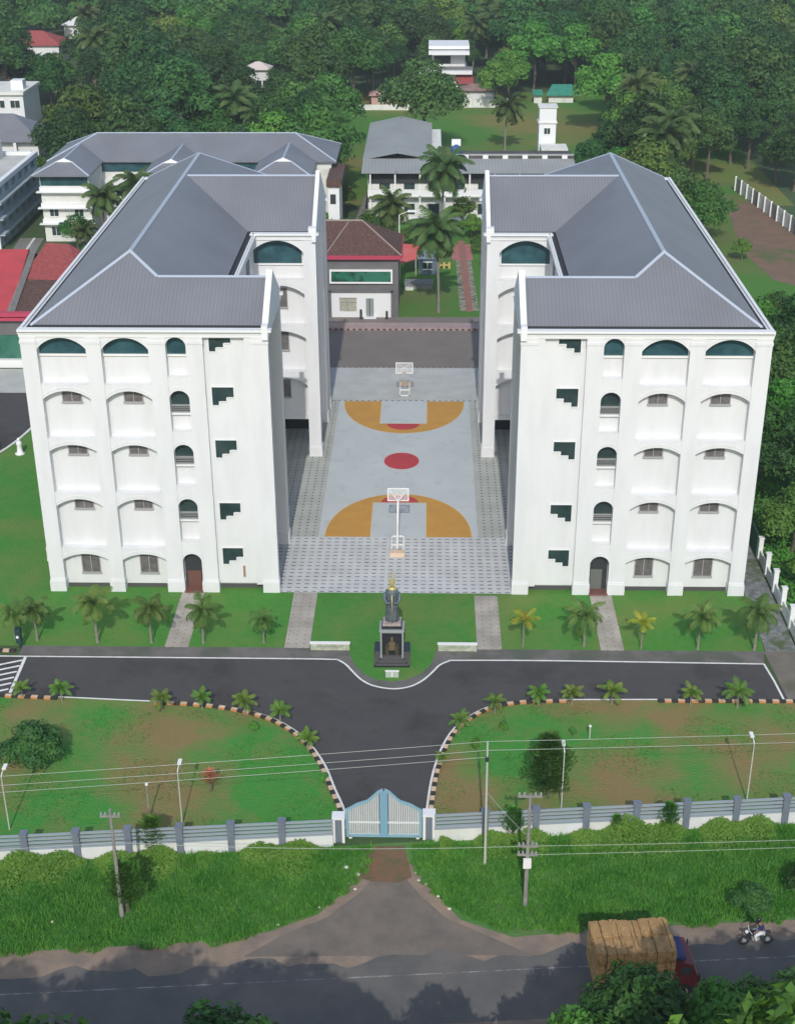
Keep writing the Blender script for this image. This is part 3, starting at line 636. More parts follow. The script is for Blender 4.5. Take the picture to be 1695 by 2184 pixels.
# red roofed canteen, left
t = thing('red_roofed_house', 'grey house with bright red sheet roof and crimson fascia, left of the left block', 'house', (-45, 58, 0))
MB().box(-60, -38, 50.6, 70, 0, 5.4).build('wall', GREYW, t)
MB().box(-60, -38, 50.45, 50.6, .9, 3.6).build('shopfront_glass', mat('green_glass', (.02, .10, .07), .15, c2=(.05, .17, .12), scale=.5), t)
MB().box(-60, -38, 49.9, 50.6, 0, .9).build('front_ledge', WHITE2, t)
MB().box(-60.4, -39.8, 49.9, 50.6, 5.9, 6.35).box(-60.4, -39.8, 50.0, 50.6, 5.4, 5.75).build('fascia', PINK, t)
r = MB(); r.face([(-60.4, 50.6, 6.2), (-43.5, 50.6, 6.2), (-44.6, 64.5, 9.4), (-60.4, 64.5, 9.4)]); r.face([(-60.4, 64.5, 9.4), (-44.6, 64.5, 9.4), (-44.5, 71, 6.4), (-60.4, 71, 6.4)]); r.build('red_sheet_roof', REDS, t)
MB().cap((-43.4, 50.5, 6.3), (-44.4, 66, 9.4), .9, .2).build('roof_gutter', CONC, t)
r = MB(); r.face([(-43.2, 50.6, 6.1), (-36, 50.6, 5.8), (-37.5, 58.5, 7.3), (-43.9, 58.5, 7.6)]); r.build('tile_roof', TILE, t)
r = MB(); r.face([(-44.2, 58.6, 7.55), (-37.3, 58.6, 7.35), (-40.4, 67, 9.3), (-43.2, 67, 9.5)]); r.face([(-37.3, 58.6, 7.35), (-35.5, 67, 6.5), (-40.4, 67, 9.3)]); r.face([(-40.4, 67, 9.3), (-35.5, 67, 6.5), (-36, 72, 5.6), (-44, 72, 5.6), (-43.2, 67, 9.5)]); r.build('red_tile_roof', REDT, t)
# house with brown tiled roof at the head of the court
t = thing('tiled_house', 'grey house with brown tiled roof, crimson fascia and white entrance wall facing the court', 'house', (-6, 72, 0))
MB().box(-16, -1.2, 68.25, 77, 0, 7.3).build('wall', GREYW, t)
w_ = MB().box(-9.35, -2.1, 68.0, 68.3, 0, 3.2).build('entrance_wall', WHITE2, t)
MB().box(-9.6, -9.35, 67.8, 68.24, 0, 3.4).box(-2.1, -1.85, 67.8, 68.24, 0, 3.4).box(-9.6, -1.85, 67.8, 68.24, 3.2, 3.45).build('entrance_surround', GREYW, t)
f = MB().box(-9.3, -2.1, 68.02, 68.22, 4.45, 5.75).build('strip_window', mat('green_window', (.03, .16, .10), .15, c2=(.015, .06, .04), scale=.7, lo=.45, hi=.55), t)
MB().box(-9.5, -1.9, 67.96, 68.24, 5.75, 5.95).box(-9.5, -1.9, 67.96, 68.24, 4.25, 4.45).box(-9.5, -9.3, 67.96, 68.24, 4.45, 5.75).box(-2.1, -1.9, 67.96, 68.24, 4.45, 5.75).build('window_frame', WMET, f)
o = MB().box(-8.35, -6.3, 67.95, 68.0, .8, 2.4).build('window', mat('curtained_window', (.42, .42, .34), .5, c2=(.3, .3, .24), scale=3), t)
MB().box(-7.42, -7.3, 67.9, 67.95, .8, 2.4).box(-8.4, -6.25, 67.9, 67.95, 2.4, 2.5).box(-8.4, -6.25, 67.9, 67.95, 1.9, 1.97).build('window_frame', mat('taupe_frame', (.3, .29, .25)), o)
o = MB().box(-5.15, -4.2, 67.93, 68.0, .02, 2.4).build('door', mat('grey_glass_door', (.25, .27, .27), .3), t); MB().box(-4.75, -4.66, 67.88, 67.93, .02, 2.4).build('door_stile', DARKG, o)
MB().box(-5.4, -3.9, 67.3, 67.95, .005, .14).build('door_step', WHITE2, t)
MB().box(-16.5, -.9, 67.7, 68.1, 7.3, 7.75).box(-1.1, -.7, 68.1, 77.4, 7.3, 7.75).build('fascia', PINK, t)
r = MB(); a, c = hiproof(r, -19, -.8, 67.9, 77.6, 7.77, .62, .05); ro = r.build('roof', TILE, t)
MB().cap((-.8, 67.9, 7.8), c, .2, .1).cap(a, c, .2, .1).cap((-9.9, 68.0, 7.9), (-7.2, 72.7, 10.85), .16, .1).build('ridge_cap', mat('tile_ridge', (.25, .20, .17)), ro)
for x in (-5.75, -2.6):
    t2 = thing('standing_speaker', 'small dark post standing beside the door of the tiled house, '+('left' if x < -4 else 'right')+' one', 'post', (x, 67.4, 0))
    MB().box(x-.14, x+.14, 67.3, 67.55, .004, 1.15 if x < -4 else .95).build('cabinet', DARKG, t2); MB().box(x-.2, x+.2, 67.22, 67.62, .003, .12).build('foot', DARKG, t2)
# long grey roofed school building in the middle distance
t = thing('long_grey_building', 'long white two storey building with pale grey sheet roof behind the coconut palms', 'building', (6, 118, 0))
MB().box(-6.7, 24, 113.6, 124, 0, 7.4).build('wall', OFFW, t)
MB().box(-6.7, 4.4, 124, 147, 0, 7.4).build('rear_wall', OFFW, t)
r = MB(); r.face([(-7.6, 111.9, 7.7), (24.4, 111.9, 7.7), (24.4, 118.5, 8.5), (-7.6, 118.5, 8.5)]); r.build('roof', ROOFL, t)
r = MB(); r.face([(-7.7, 118.4, 8.3), (-2.4, 118.4, 9.3), (-2.4, 148.5, 9.3), (-7.7, 148.5, 8.2)]).face([(-2.4, 118.4, 9.3), (2.9, 118.4, 8.4), (2.9, 148.5, 8.2), (-2.4, 148.5, 9.3)]); r.build('rear_roof', ROOFL, t)
MB().cap((-2.4, 112, 7.78), (-2.4, 148.5, 9.36), .3, .06).build('ridge_cap', mat('dull_ridge', (.2, .2, .19)), t)
MB().box(6.5, 24.4, 118.6, 119.4, 8.3, 8.85).box(6.5, 24.4, 119.4, 124, 8.45, 8.55).build('terrace_slab', mat('dark_terrace', (.05, .05, .048), .9, c2=(.09, .085, .075), scale=.5), t)
for i in range(6): MB().box(7.6+3*i, 8.4+3*i, 118.45, 118.62, 8.45, 9.0).build('vent_block', WHITE2, t)
MB().box(6.5, 24.4, 118.62, 118.8, 8.9, 9.15).build('terrace_parapet', mat('grey_coping', (.3, .31, .31)), t)
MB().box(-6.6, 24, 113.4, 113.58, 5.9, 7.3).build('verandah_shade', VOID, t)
for i in range(9): MB().box(-6.4+3.7*i, -6.2+3.7*i, 112.2, 112.4, 0, 7.6).build('verandah_post', WMET, t)
for z in (.3, 4.3): MB().box(-6.7, 24, 112.3, 112.55, z, z+.85).build('verandah_parapet', WHITE2, t)
MB().box(-6.7, 24, 112.2, 113.6, 4.1, 4.3).build('verandah_slab', OFFW, t)
for i in range(8): win(t, -5+3.7*i, -3.4+3.7*i, 5.0, 5.85, 113.58, fr=False); win(t, -5+3.7*i, -3.4+3.7*i, 1.2, 2.8, 113.58, fr=False)
t = thing('blue_tank', 'small blue water drum on the terrace of the long grey building', 'water tank', (6.6, 121, 8.55))
MB().lathe([(.1, 8.555), (.85, 8.56), (.9, 9.5), (.8, 9.8), (.3, 9.95), (.28, 10.05)], 6.6, 121, 12).build('drum', mat('blue_plastic', (.03, .09, .24), .5), t)
MB().box(5.9, 7.3, 122.4, 122.7, 8.56, 10.6).build('pipe_frame', WMET, t)
t = thing('stair_tower', 'tall narrow white stair tower at the right end of the long grey building', 'tower', (23, 150, 0))
MB().box(21.3, 24.2, 149, 152, 0, 10.6).build('wall', WHITE2, t); MB().box(21.1, 24.4, 148.8, 152.2, 8.0, 8.2).box(21.1, 24.4, 148.8, 152.2, 10.6, 10.8).build('cornice', OFFW, t)
win(t, 22.2, 23.2, 6.2, 7.2, 149)
MB().box(21.5, 26, 144.5, 148.8, 0, 4.6).build('lean_to', OFFW, t)
# far houses among the trees
t = thing('two_storey_villa', 'white two storey villa with balconies and red porch, beyond the green field', 'house', (6, 232, 0))
MB().box(1.5, 11, 230, 242, 0, 4.5).build('wall', WHITE, t); MB().box(3, 10.5, 234, 242, 4.5, 8.6).build('upper_wall', WHITE, t)
MB().box(.2, 12, 227.6, 230, 3.9, 4.6).box(2.2, 11.4, 231, 234, 7.6, 8.3).box(2.2, 11.4, 233, 242.5, 8.6, 9.3).build('balcony', WHITE2, t)
MB().box(3.4, 6.5, 229.9, 230, 1, 3).build('window', VOID, t); MB().box(3.4, 7.2, 233.9, 234, 5.3, 7).build('window', VOID, t)
MB().box(.4, 12.2, 229, 234, 4.6, 4.7).build('terrace_floor', mat('grey_terrace', (.2, .2, .2)), t)
r = MB(); r.face([(8.4, 225.5, 2.2), (12.2, 225.5, 2.2), (12.2, 229.5, 3.5), (8.4, 229.5, 3.5)]); r.build('porch_roof', REDT, t)
for x in (8.6, 12): MB().box(x-.15, x+.15, 225.6, 225.9, 0, 2.2).build('porch_post', WMET, t)
t = thing('pink_hut', 'small pink walled hut beyond the field, left of the villa', 'hut', (-8, 212, 0))
MB().box(-10, -5.5, 211, 215, 0, 2.2).build('wall', mat('pink_wall', (.5, .30, .27), .8), t)
r = MB(); hiproof(r, -10.5, -5, 210.4, 215.6, 2.3, .35); r.build('roof', mat('faded_pink_roof', (.34, .17, .15), .9, c2=(.42, .3, .27), scale=1), t); win(t, -8.6, -7.2, .7, 1.7, 211)
t = thing('garden_hut', 'low house with a dull red roof beside the villa, behind the white wall', 'hut', (13, 221, 0))
MB().box(9.8, 16.5, 218.4, 222, 0, 2.0).build('wall', WHITE, t); r = MB(); hiproof(r, 9, 17.3, 217.6, 222.8, 2.1, .4); r.build('roof', mat('dull_red_roof', (.20, .10, .09), .9, c2=(.28, .2, .18), scale=1), t)
t = thing('compound_wall', 'low white compound wall at the far side of the green field', 'wall', (6, 207, 0))
MB().box(9.2, 19, 209.0, 209.25, 0, 1.7).build('wall_panel', OFFW, t); MB().box(-20, -1.4, 206.0, 206.25, 0, 1.1).build('wall_panel', OFFW, t)
for i in range(6): MB().box(9.1+1.95*i, 9.35+1.95*i, 208.9, 209.35, 0, 1.9).build('post', WHITE2, t)
t = thing('green_shed', 'small shed roofed with green netting at the far edge of the field', 'shed', (30, 216, 0))
r = MB(); r.face([(27.5, 214, 1.6), (34.5, 214, 1.6), (33.5, 219, 3.2), (29.2, 219, 3.2)]).face([(24.8, 213.5, 1.7), (26.9, 213.5, 1.7), (26.9, 217, 2.4), (24.8, 217, 2.4)]); r.build('net_roof', mat('green_net', (.02, .20, .14), .8, c2=(.05, .26, .18), scale=1), t)
MB().box(28.2, 33.5, 214.8, 218.5, 0, 1.55).box(25, 26.7, 214.2, 216.6, 0, 1.65).build('wall', OFFW, t)
for n_, lab, x, y, wx, wy, h, rm in (('red_roofed_villa', 'house with large red hipped roof half hidden in trees, top left corner', -100, 274, 18, 10, 4.6, REDT), ('white_gabled_house', 'small white roofed house among dense trees near the top left', -90.6, 296, 9, 7, 6.5, WHITE2), ('tiny_white_house', 'tiny pinkish white house roof showing in the middle of the forest', -36, 228, 5, 4, 5.2, mat('pinkish_roof', (.6, .52, .48), .8))):
    t = thing(n_, lab, 'house', (x, y, 0)); MB().box(x-wx/2, x+wx/2, y-wy/2, y+wy/2, 0, h).build('wall', WHITE, t)
    r = MB(); hiproof(r, x-wx/2-.7, x+wx/2+.7, y-wy/2-.7, y+wy/2+.7, h+.15, .5); r.build('roof', rm, t)
    for k in (-.3, .05, .35): win(t, x+k*wx-.6, x+k*wx+.6, 1.6, 2.9, y-wy/2, fr=False)

# ------------------------------------------------------------------ compound walls and fences
def fence_run(name, label, pts, posts_every, x_from, x_to, post_at):
    t = thing(name, label, 'fence', (pts[0][0], pts[0][1], 0))
    return t
BGREY = mat('blue_grey_fence_paint', (.16, .19, .24), .7, c2=(.13, .155, .19), scale=1.5); BRAIL = mat('blue_grey_rail', (.28, .33, .37), .6)
def fy(x): return -29.98+.093*x
for side, xs in (('left', [-2.97-2.95*i for i in range(0, 12)]), ('right', [2.97+3.0*i for i in range(0, 12)])):
    t = thing('front_fence', f'white wall topped by blue grey rails and posts, running {side} of the gate', 'fence', (xs[0], fy(xs[0]), 0))
    for a, c in zip(xs, xs[1:]):
        l, h = min(a, c), max(a, c)
        m = MB(); m.ext([(l, fy(l)-.10), (h, fy(h)-.10), (h, fy(h)+.10), (l, fy(l)+.10)], 0, .88, 'z'); m.build('wall_panel', OFFW if random.random() < .3 else WHITE, t)
        m = MB()
        for z in (.98, 1.25, 1.52, 1.79): m.ext([(l, fy(l)-.05), (h, fy(h)-.05), (h, fy(h)+.05), (l, fy(l)+.05)], z, z+.13, 'z')
        m.ext([(l, fy(l)-.12), (h, fy(h)-.12), (h, fy(h)+.12), (l, fy(l)+.12)], .885, .95, 'z')
        m.build('rail', BRAIL, t)
    for a in xs[1:]:
        y = fy(a); MB().box(a-.2, a+.2, y-.2, y+.2, 0, 2.02).box(a-.24, a+.24, y-.24, y+.24, 2.02, 2.1).build('post', BGREY, t)
# gate and its two pillars
for s, y in ((-1, -29.75), (1, -29.4)):
    t = thing('gate_pillar', f'white framed grey pillar holding the {"left" if s<0 else "right"} side of the blue gate', 'pillar', (s*2.66, y, 0))
    MB().box(s*2.66-.3, s*2.66+.3, y-.2, y+.3, 0, 1.75).build('core', BGREY, t)
    MB().box(s*2.66-.36, s*2.66-.2, y-.26, y-.2, 0, 1.72).box(s*2.66+.2, s*2.66+.36, y-.26, y-.2, 0, 1.72).box(s*2.66-.38, s*2.66+.38, y-.28, y+.34, 1.72, 1.88).build('border', WHITE2, t)
def gz(x): # scalloped top edge
    xs_ = [0, .35, .6, .95, 1.25, 1.6, 2.0, 2.3]; zs_ = [3.68, 3.5, 3.22, 2.84, 2.72, 2.58, 2.3, 2.12]
    return float(np.interp(abs(x), xs_, zs_))
BLG = mat('light_blue_gate_paint', (.22, .38, .46), .5); BLG2 = mat('blue_gate_post', (.18, .34, .45), .5)
PALEB = mat('pale_gate_bars', (.62, .66, .66), .5)
t = thing('entrance_gate', 'light blue double leaf gate with white bars and a peaked wavy top', 'gate', (0, -29.55, 0))
for s in (-1, 1):
    lf = MB(); X = [s*(.05+2.2*i/14) for i in range(15)]
    for a, c in zip(X, X[1:]): lf.face([(a, -29.6, gz(a)), (c, -29.6, gz(c)), (c, -29.6, gz(c)-.2), (a, -29.6, gz(a)-.2)]).face([(a, -29.5, gz(a)), (c, -29.5, gz(c)), (c, -29.5, gz(c)-.2), (a, -29.5, gz(a)-.2)]).face([(a, -29.6, gz(a)), (c, -29.6, gz(c)), (c, -29.5, gz(c)), (a, -29.5, gz(a))]).face([(a, -29.6, gz(a)-.2), (c, -29.6, gz(c)-.2), (c, -29.5, gz(c)-.2), (a, -29.5, gz(a)-.2)])
    lf.box(s*.02, s*2.25, -29.6, -29.5, .14, .34).box(s*2.08, s*2.25, -29.601, -29.499, .34, gz(2.2)-.15)
    o = lf.build('gate_leaf', BLG, t)
    br = MB()
    for i in range(17):
        x = s*(.33+1.7*i/16); br.box(x-.033, x+.033, -29.57, -29.53, .34, gz(x)-.2)
    br.build('gate_bars', PALEB, o)
    MB().box(s*.05, s*2.1, -29.585, -29.515, 1.15, 1.25).build('cross_rail', PALEB, o)
    MB().box(s*.0, s*.24, -29.62, -29.48, .15, gz(.2)-.1).build('meeting_stile', BLG2, o)
    MB().tube([(s*2.0, -29.6, .11), (s*2.0, -29.5, .11)], .11, 10).build('gate_wheel', WMET, o)
# side boundary on the right: white posts and low panels
t = thing('side_boundary', 'low grey boundary wall with square white posts beside the gravel path', 'fence', (29.6, -2, 0))
for i in range(7):
    y = -10.6+2.75*i; MB().box(29.42, 29.78, y-.18, y+.18, 0, 1.95).box(29.38, 29.82, y-.22, y+.22, 1.95, 2.05).build('post', WHITE2, t)
    if i < 6: MB().box(29.53, 29.67, y+.2, y+2.55, 0, .95).build('wall_panel', OFFW, t)
MB().box(29.35, 29.41, 6.1, 16, 0, 2.2).build('green_net', mat('green_shade_net', (.02, .13, .09), .9, c2=(.04, .10, .05), scale=1.5), t)
# precast fence, upper right
t = thing('precast_fence', 'pale precast concrete fence along the bare red ground, upper right', 'fence', (54, 120, 0))
P0, P1 = Vector((52.6, 134, 0)), Vector((57.8, 92, 0)); n_ = 15
for i in range(n_+1):
    p = P0.lerp(P1, i/n_); MB().box(p.x-.14, p.x+.14, p.y-.14, p.y+.14, 0, 2.35).build('post', WHITE2, t)
    if i < n_:
        q_ = P0.lerp(P1, (i+1)/n_); MB().ext([(p.x+.04, p.y), (q_.x+.04, q_.y), (q_.x+.12, q_.y), (p.x+.12, p.y)], .05, 2.2, 'z').build('wall_panel', OFFW if i % 3 else LGREY, t)
t = thing('precast_fence', 'short white precast fence between the trees, top right', 'fence', (44, 205, 0))
P0, P1 = Vector((44.5, 214, 0)), Vector((49, 196, 0))
for i in range(7):
    p = P0.lerp(P1, i/6); MB().box(p.x-.15, p.x+.15, p.y-.15, p.y+.15, 0, 2.2).build('post', WHITE2, t)
    if i < 6: q_ = P0.lerp(P1, (i+1)/6); MB().ext([(p.x, p.y), (q_.x, q_.y), (q_.x+.1, q_.y), (p.x+.1, p.y)], 0, 2.0, 'z').build('wall_panel', OFFW, t)

# ------------------------------------------------------------------ court and forecourt objects
def hoop(yb, d, label):      # base at yb, board towards d
    t = thing('basketball_hoop', label, 'basketball hoop', (0, yb, 0))
    bs = MB(); bs.box(-.6, .6, yb-.1*d, yb+.55*d, .02, .38); bs.build('counterweight', mat('cream_counterweight', (.62, .47, .34), .7), t)
    bf = MB()
    for x in (-.5, .5): bf.box(x-.05, x+.05, yb+.5*d, yb+3.6*d, .03, .12)
    bf.box(-.55, .55, yb+3.5*d, yb+3.6*d, .03, .12).box(-.55, .55, yb+1.9*d, yb+2.0*d, .03, .13); bf.build('base_frame', WMET, t)
    MB().tube([(0, yb+1.2*d, .08), (0, yb+3.7*d, 3.25)], .085, 8).build('mast', WMET, t)
    MB().tube([(0, yb+3.68*d, 3.2), (0, yb+4.5*d, 3.25)], .06, 8).tube([(0, yb+2.6*d, 1.9), (0, yb+.7*d, .35)], .05, 6).build('arm', WMET, t)
    y = yb+4.5*d; bd = MB(); 
    bd.box(-.9, -.82, y, y+.05*d, 2.9, 4.1).box(.82, .9, y, y+.05*d, 2.9, 4.1).box(-.82, .82, y, y+.05*d, 4.02, 4.1).box(-.82, .82, y, y+.05*d, 2.9, 2.98)
    o = bd.build('backboard_frame', WMET, t)
    gm = bpy.data.materials.get('board_acrylic') or bpy.data.materials.new('board_acrylic'); gm.use_nodes = True
    pb = gm.node_tree.nodes['Principled BSDF']; pb.inputs['Base Color'].default_value = (.8, .84, .84, 1); pb.inputs['Alpha'].default_value = .22; pb.inputs['Roughness'].default_value = .2
    MB().box(-.82, .82, y+.015*d, y+.035*d, 2.98, 4.02).build('backboard', gm, t)
    MB().box(-.3, .3, y-.012, y-.0, 3.45, 3.5).box(-.3, -.25, y-.012, y, 3.1, 3.45).box(.25, .3, y-.012, y, 3.1, 3.45).build('target_square', WMET, t)
    MB().tube([(-.8, y-.03*d, 4.0), (-.05, yb+3.75*d, 3.3)], .03, 6).tube([(.8, y-.03*d, 4.0), (.05, yb+3.75*d, 3.3)], .03, 6).build('brace', WMET, t)
    ring = [(.23*math.cos(a*math.pi/8), y+(.38+.23*math.sin(a*math.pi/8))*d, 3.05) for a in range(17)]
    rm = MB().tube(ring, .018, 6, cap=False).build('rim', mat('orange_rim', (.5, .12, .04)), t)
    nm = MB()
    for a in range(10):
        c1, s1 = math.cos(a*math.pi/5), math.sin(a*math.pi/5); nm.tube([(.22*c1, y+(.38+.22*s1)*d, 3.04), (.13*math.cos(a*math.pi/5+.35), y+(.38+.13*math.sin(a*math.pi/5+.35))*d, 2.62)], .007, 4)
    nm.build('net', WMET, rm)
hoop(5.95, 1, 'white framed basketball hoop on leaning mast at the near end of the court')
hoop(45.4, -1, 'white framed basketball hoop at the far end of the court, facing the camera')
# statue on its black pedestal
t = thing('pedestal', 'black granite pedestal with white borders and a gilded plaque, standing in the lawn bulge', 'pedestal', (0, -9.6, 0))
MB().box(-1.3, 1.27, -10.85, -8.55, .0, .14).box(-1.15, 1.12, -10.7, -8.7, .14, .28).box(-1.0, .97, -10.5, -8.8, .28, .42).build('plinth', BLACKST, t)
MB().box(-1.3, -.86, -9.9, -8.55, .14, .75).build('wing_step', BLACKST, t); MB().box(.83, 1.27, -9.9, -8.55, .14, .75).build('wing_step', BLACKST, t)
MB().box(-.78, .75, -10.2, -8.95, .42, 2.55).build('shaft', BLACKST, t)
MB().box(-.84, -.73, -10.26, -10.1, .42, 2.6).box(.70, .81, -10.26, -10.1, .42, 2.6).box(-.73, .70, -10.26, -10.2, 2.5, 2.6).box(-.9, .87, -10.3, -8.9, 2.6, 2.72).build('border', mat('grey_marble', (.30, .32, .32), .4), t)
pq = MB(); pq.box(-.22, .2, -10.235, -10.2, 1.05, 1.75).box(-.09, .07, -10.236, -10.2, 1.8, 2.15)
for i in range(9): wdt = (.46, .40, .5, .36, .48, .42, .5, .3, .44)[i]; pq.box(-.02-wdt, -.26, -10.22, -10.2, .7+.1*i, .74+.1*i).box(.24, .0+wdt, -10.22, -10.2, .7+.1*i, .74+.1*i)
pq.build('gilded_plaque', mat('dull_gilt', (.15, .115, .055), .6, metal=.2), t)
MB().box(-.74, .71, -10.12, -8.95, 2.72, 2.95).build('cap', BLACKST, t); MB().box(-.66, .63, -10.05, -9.0, 2.95, 3.12).build('marble_step', mat('pinkish_marble', (.42, .36, .34), .5, c2=(.3, .24, .22), scale=4), t)
t = thing('statue', 'tall robed blue grey statue with gilded head, mantle and raised rays on the black pedestal', 'statue', (0, -9.5, 3.12))
prof = [(.50, 3.13), (.56, 3.2), (.52, 3.5), (.47, 4.1), (.45, 4.6), (.48, 5.0), (.53, 5.35), (.50, 5.55), (.34, 5.74), (.16, 5.82), (.11, 5.9)]
mb = MB(); n = len(mb.v); seg = 28
for r0, z in prof:
    for j in range(seg):
        a = 2*math.pi*j/seg; fold = 1+(.07*math.sin(9*a+z)+.05*math.sin(5*a-1.7*z))*(1 if z < 5.3 else .2)
        mb.v.append((r0*fold*math.cos(a)*.92, -9.5+r0*fold*math.sin(a)*.66, z))
for i in range(len(prof)-1):
    for j in range(seg): q = (j+1) % seg; mb.f.append((i*seg+j, i*seg+q, (i+1)*seg+q, (i+1)*seg+j)); mb.m.append(0)
mb.f.append(tuple(range((len(prof)-1)*seg, len(prof)*seg))); mb.m.append(0)
mb.build('robe', BRONZE, t, smooth=True)
MB().tube([(-.48, -9.55, 5.45), (-.55, -9.75, 5.0), (-.34, -9.98, 4.75), (-.1, -10.02, 4.85)], [.12, .12, .10, .07], 10).tube([(.46, -9.55, 5.45), (.55, -9.75, 5.0), (.34, -9.98, 4.75), (.1, -10.02, 4.85)], [.12, .12, .10, .07], 10).build('sleeves', BRONZE, t, smooth=True)
MB().lathe([(.30, 5.66), (.36, 5.70), (.28, 5.8), (.15, 5.88)], 0, -9.5, 16, sy=.75).tube([(0, -9.98, 5.45), (0, -9.99, 3.4)], .035, 6).build('gilded_mantle', GOLD, t, smooth=True)
MB().lathe([(.03, 5.86), (.11, 5.9), (.155, 6.02), (.165, 6.14), (.14, 6.26), (.08, 6.34), (.02, 6.37)], 0, -9.52, 14).box(-.02, .02, -9.72, -9.66, 6.06, 6.14).lathe([(.06, 5.8), (.07, 5.9)], 0, -9.5, 10).build('head', GOLD, t, smooth=True)
cr = MB(); cr.lathe([(.17, 6.24), (.19, 6.3), (.17, 6.36)], 0, -9.52, 14)
for x, h in ((-.15, 7.05), (0, 7.2), (.15, 7.05)): cr.tube([(x*.9, -9.5, 6.25), (x*1.25, -9.46, h-.25), (x*1.3, -9.45, h)], [.035, .035, .008], 6)
for x, h in ((-.3, 6.5), (.3, 6.5)): cr.tube([(x*.5, -9.5, 6.2), (x, -9.48, h)], [.03, .01], 6)
cr.build('crown_rays', GOLD, t)
for lab, x0, x1 in (('cream low name wall on the lawn, left of the statue', -6.0, -3.15), ('cream low name wall on the lawn, right of the statue', 3.3, 6.1)):
    t = thing('name_wall', lab, 'sign wall', ((x0+x1)/2, -8.5, 0))
    MB().box(x0, x1, -8.62, -8.42, .012, .55).build('slab', mat('mossy_cream_slab', (.46, .48, .38), .8, c2=(.28, .33, .22), scale=2.2, lo=.4, hi=.6), t); MB().box(x0-.05, x1+.05, -8.66, -8.38, .55, .63).build('coping', WHITE2, t)
    l = MB()
    for i in range(12): u = x0+.4+i*(x1-x0-.8)/12; l.box(u, u+.1, -8.635, -8.62, .26, .36+.05*(i % 3))
    l.build('worn_lettering', mat('worn_letters', (.22, .25, .2)), t)
t = thing('marker_plaque', 'small pale upright plaque at the tip of the lawn bulge in front of statue', 'plaque', (.05, -12.1, 0))
MB().box(-.42, .5, -12.16, -12.08, .01, .5).build('panel', mat('pale_green_panel', (.38, .44, .38), .6), t); MB().box(-.45, .53, -12.2, -12.05, .5, .56).box(.0, .08, -12.2, -12.16, .08, .5).build('frame', WHITE2, t)
t = thing('waste_bin', 'dark green bin on a post at the left end of the walkway', 'bin', (-27.3, -8.7, 0))
MB().box(-27.5, -27.1, -8.85, -8.45, .5, 1.7).build('bin_body', mat('dark_green_plastic', (.015, .045, .045), .5), t); MB().box(-27.36, -27.24, -8.7, -8.6, 0, .5).build('post', DARKG, t); MB().box(-27.42, -27.25, -8.87, -8.85, .95, 1.15).build('sticker', WMET, t)

t = thing('garden_ornament', 'small white figure standing on the grass by the side road at the left edge', 'ornament', (-36.6, 26.3, 0))
MB().lathe([(.45, .0), (.5, .12), (.28, .2), (.22, .9), (.3, 1.1), (.2, 1.35), (.05, 1.4)], -36.6, 26.3, 12).build('figure', WHITE2, t, smooth=True); MB().lathe([(.03, 1.36), (.15, 1.45), (.16, 1.58), (.05, 1.7)], -36.6, 26.3, 10).build('head', WHITE2, t, smooth=True)
t = thing('wall_lamp_post', 'small hooked white lamp beside the left outer corner of the left block', 'lamp', (-28.6, 4.8, 0))
MB().tube([(-28.6, 4.8, 0), (-28.6, 4.8, 1.2), (-28.45, 4.7, 1.45), (-28.2, 4.6, 1.35)], .05, 6).build('post', WMET, t); MB().lathe([(.04, 1.1), (.14, 1.15), (.12, 1.32), (.03, 1.38)], -28.15, 4.6, 10).build('lamp_shade', WMET, t)
# ------------------------------------------------------------------ poles, lamps, wires
PC = mat('weathered_concrete_pole', (.30, .29, .27), .85, c2=(.20, .19, .18), scale=2); WIREM = mat('aluminium_wire', (.36, .40, .34), .5)
def upole(x, y, h, label, arms, dark=False):
    t = thing('utility_pole', label, 'utility pole', (x, y, 0))
    MB().tube([(x, y, 0), (x+.02, y, h)], [.125, .075], 8).build('shaft', PC, t)
    for z, hw in arms:
        o = MB().box(x-hw, x+hw, y-.05, y+.05, z, z+.1).build('crossarm', PC, t)
        for u in (-hw+.08, -hw*.45, hw*.45, hw-.08): MB().lathe([(.05, z+.1), (.07, z+.16), (.04, z+.22), (.06, z+.27), (.02, z+.32)], x+u, y, 8).build('insulator', RAILM, o)
    return t
upole(-14.25, -36.4, 7.4, 'weathered concrete utility pole overgrown with creeper, in the verge left of the gate', [(6.9, .55)])
t = upole(8.0, -35.2, 7.75, 'concrete utility pole with two crossarms standing in the verge right of the gate', [(7.55, .65), (4.2, .55), (3.6, .55)])
MB().box(7.78, 8.22, -35.45, -35.3, 2.9, 3.5).build('fuse_box', WMET, t)
t = thing('utility_pole', 'tall slender pale steel pole just outside the fence, right of the gate', 'utility pole', (5.85, -31.7, 0))
MB().tube([(5.9, -31.7, 0), (5.85, -31.7, 8.6)], [.085, .055], 8).build('shaft', mat('pale_steel', (.45, .48, .42), .5), t)
MB().box(5.75, 5.95, -31.8, -31.6, 7.3, 7.6).build('bracket', DARKG, t)
def lamp(x, y, h, lab, d=1):
    t = thing('garden_lamp', lab, 'lamp post', (x, y, 0))
    MB().tube([(x, y, 0), (x, y, h-.25), (x, y, h)], [.045, .032, .028], 8).build('post', mat('lamp_post_paint', (.5, .51, .46), .5), t)
    MB().tube([(x, y, h), (x+.0, y+.22*d, h+.12), (x, y+.75*d, h+.1)], [.035, .03, .03], 6).build('bracket', WMET, t)
    MB().box(x-.11, x+.11, y+.6*d, y+1.1*d, h+.04, h+.14).build('lamp_head', WMET, t)
lamp(-22.5, -29.1, 3.9, 'slim white garden lamp post inside the fence at the far left'); lamp(-12.2, -28.45, 3.9, 'slim white garden lamp post inside the fence, halfway to the gate on the left')
lamp(10.75, -26.45, 4.1, 'slim white garden lamp post beside the columnar weeping tree'); lamp(22.2, -25.7, 4.3, 'slim white garden lamp post inside the fence at the far right')
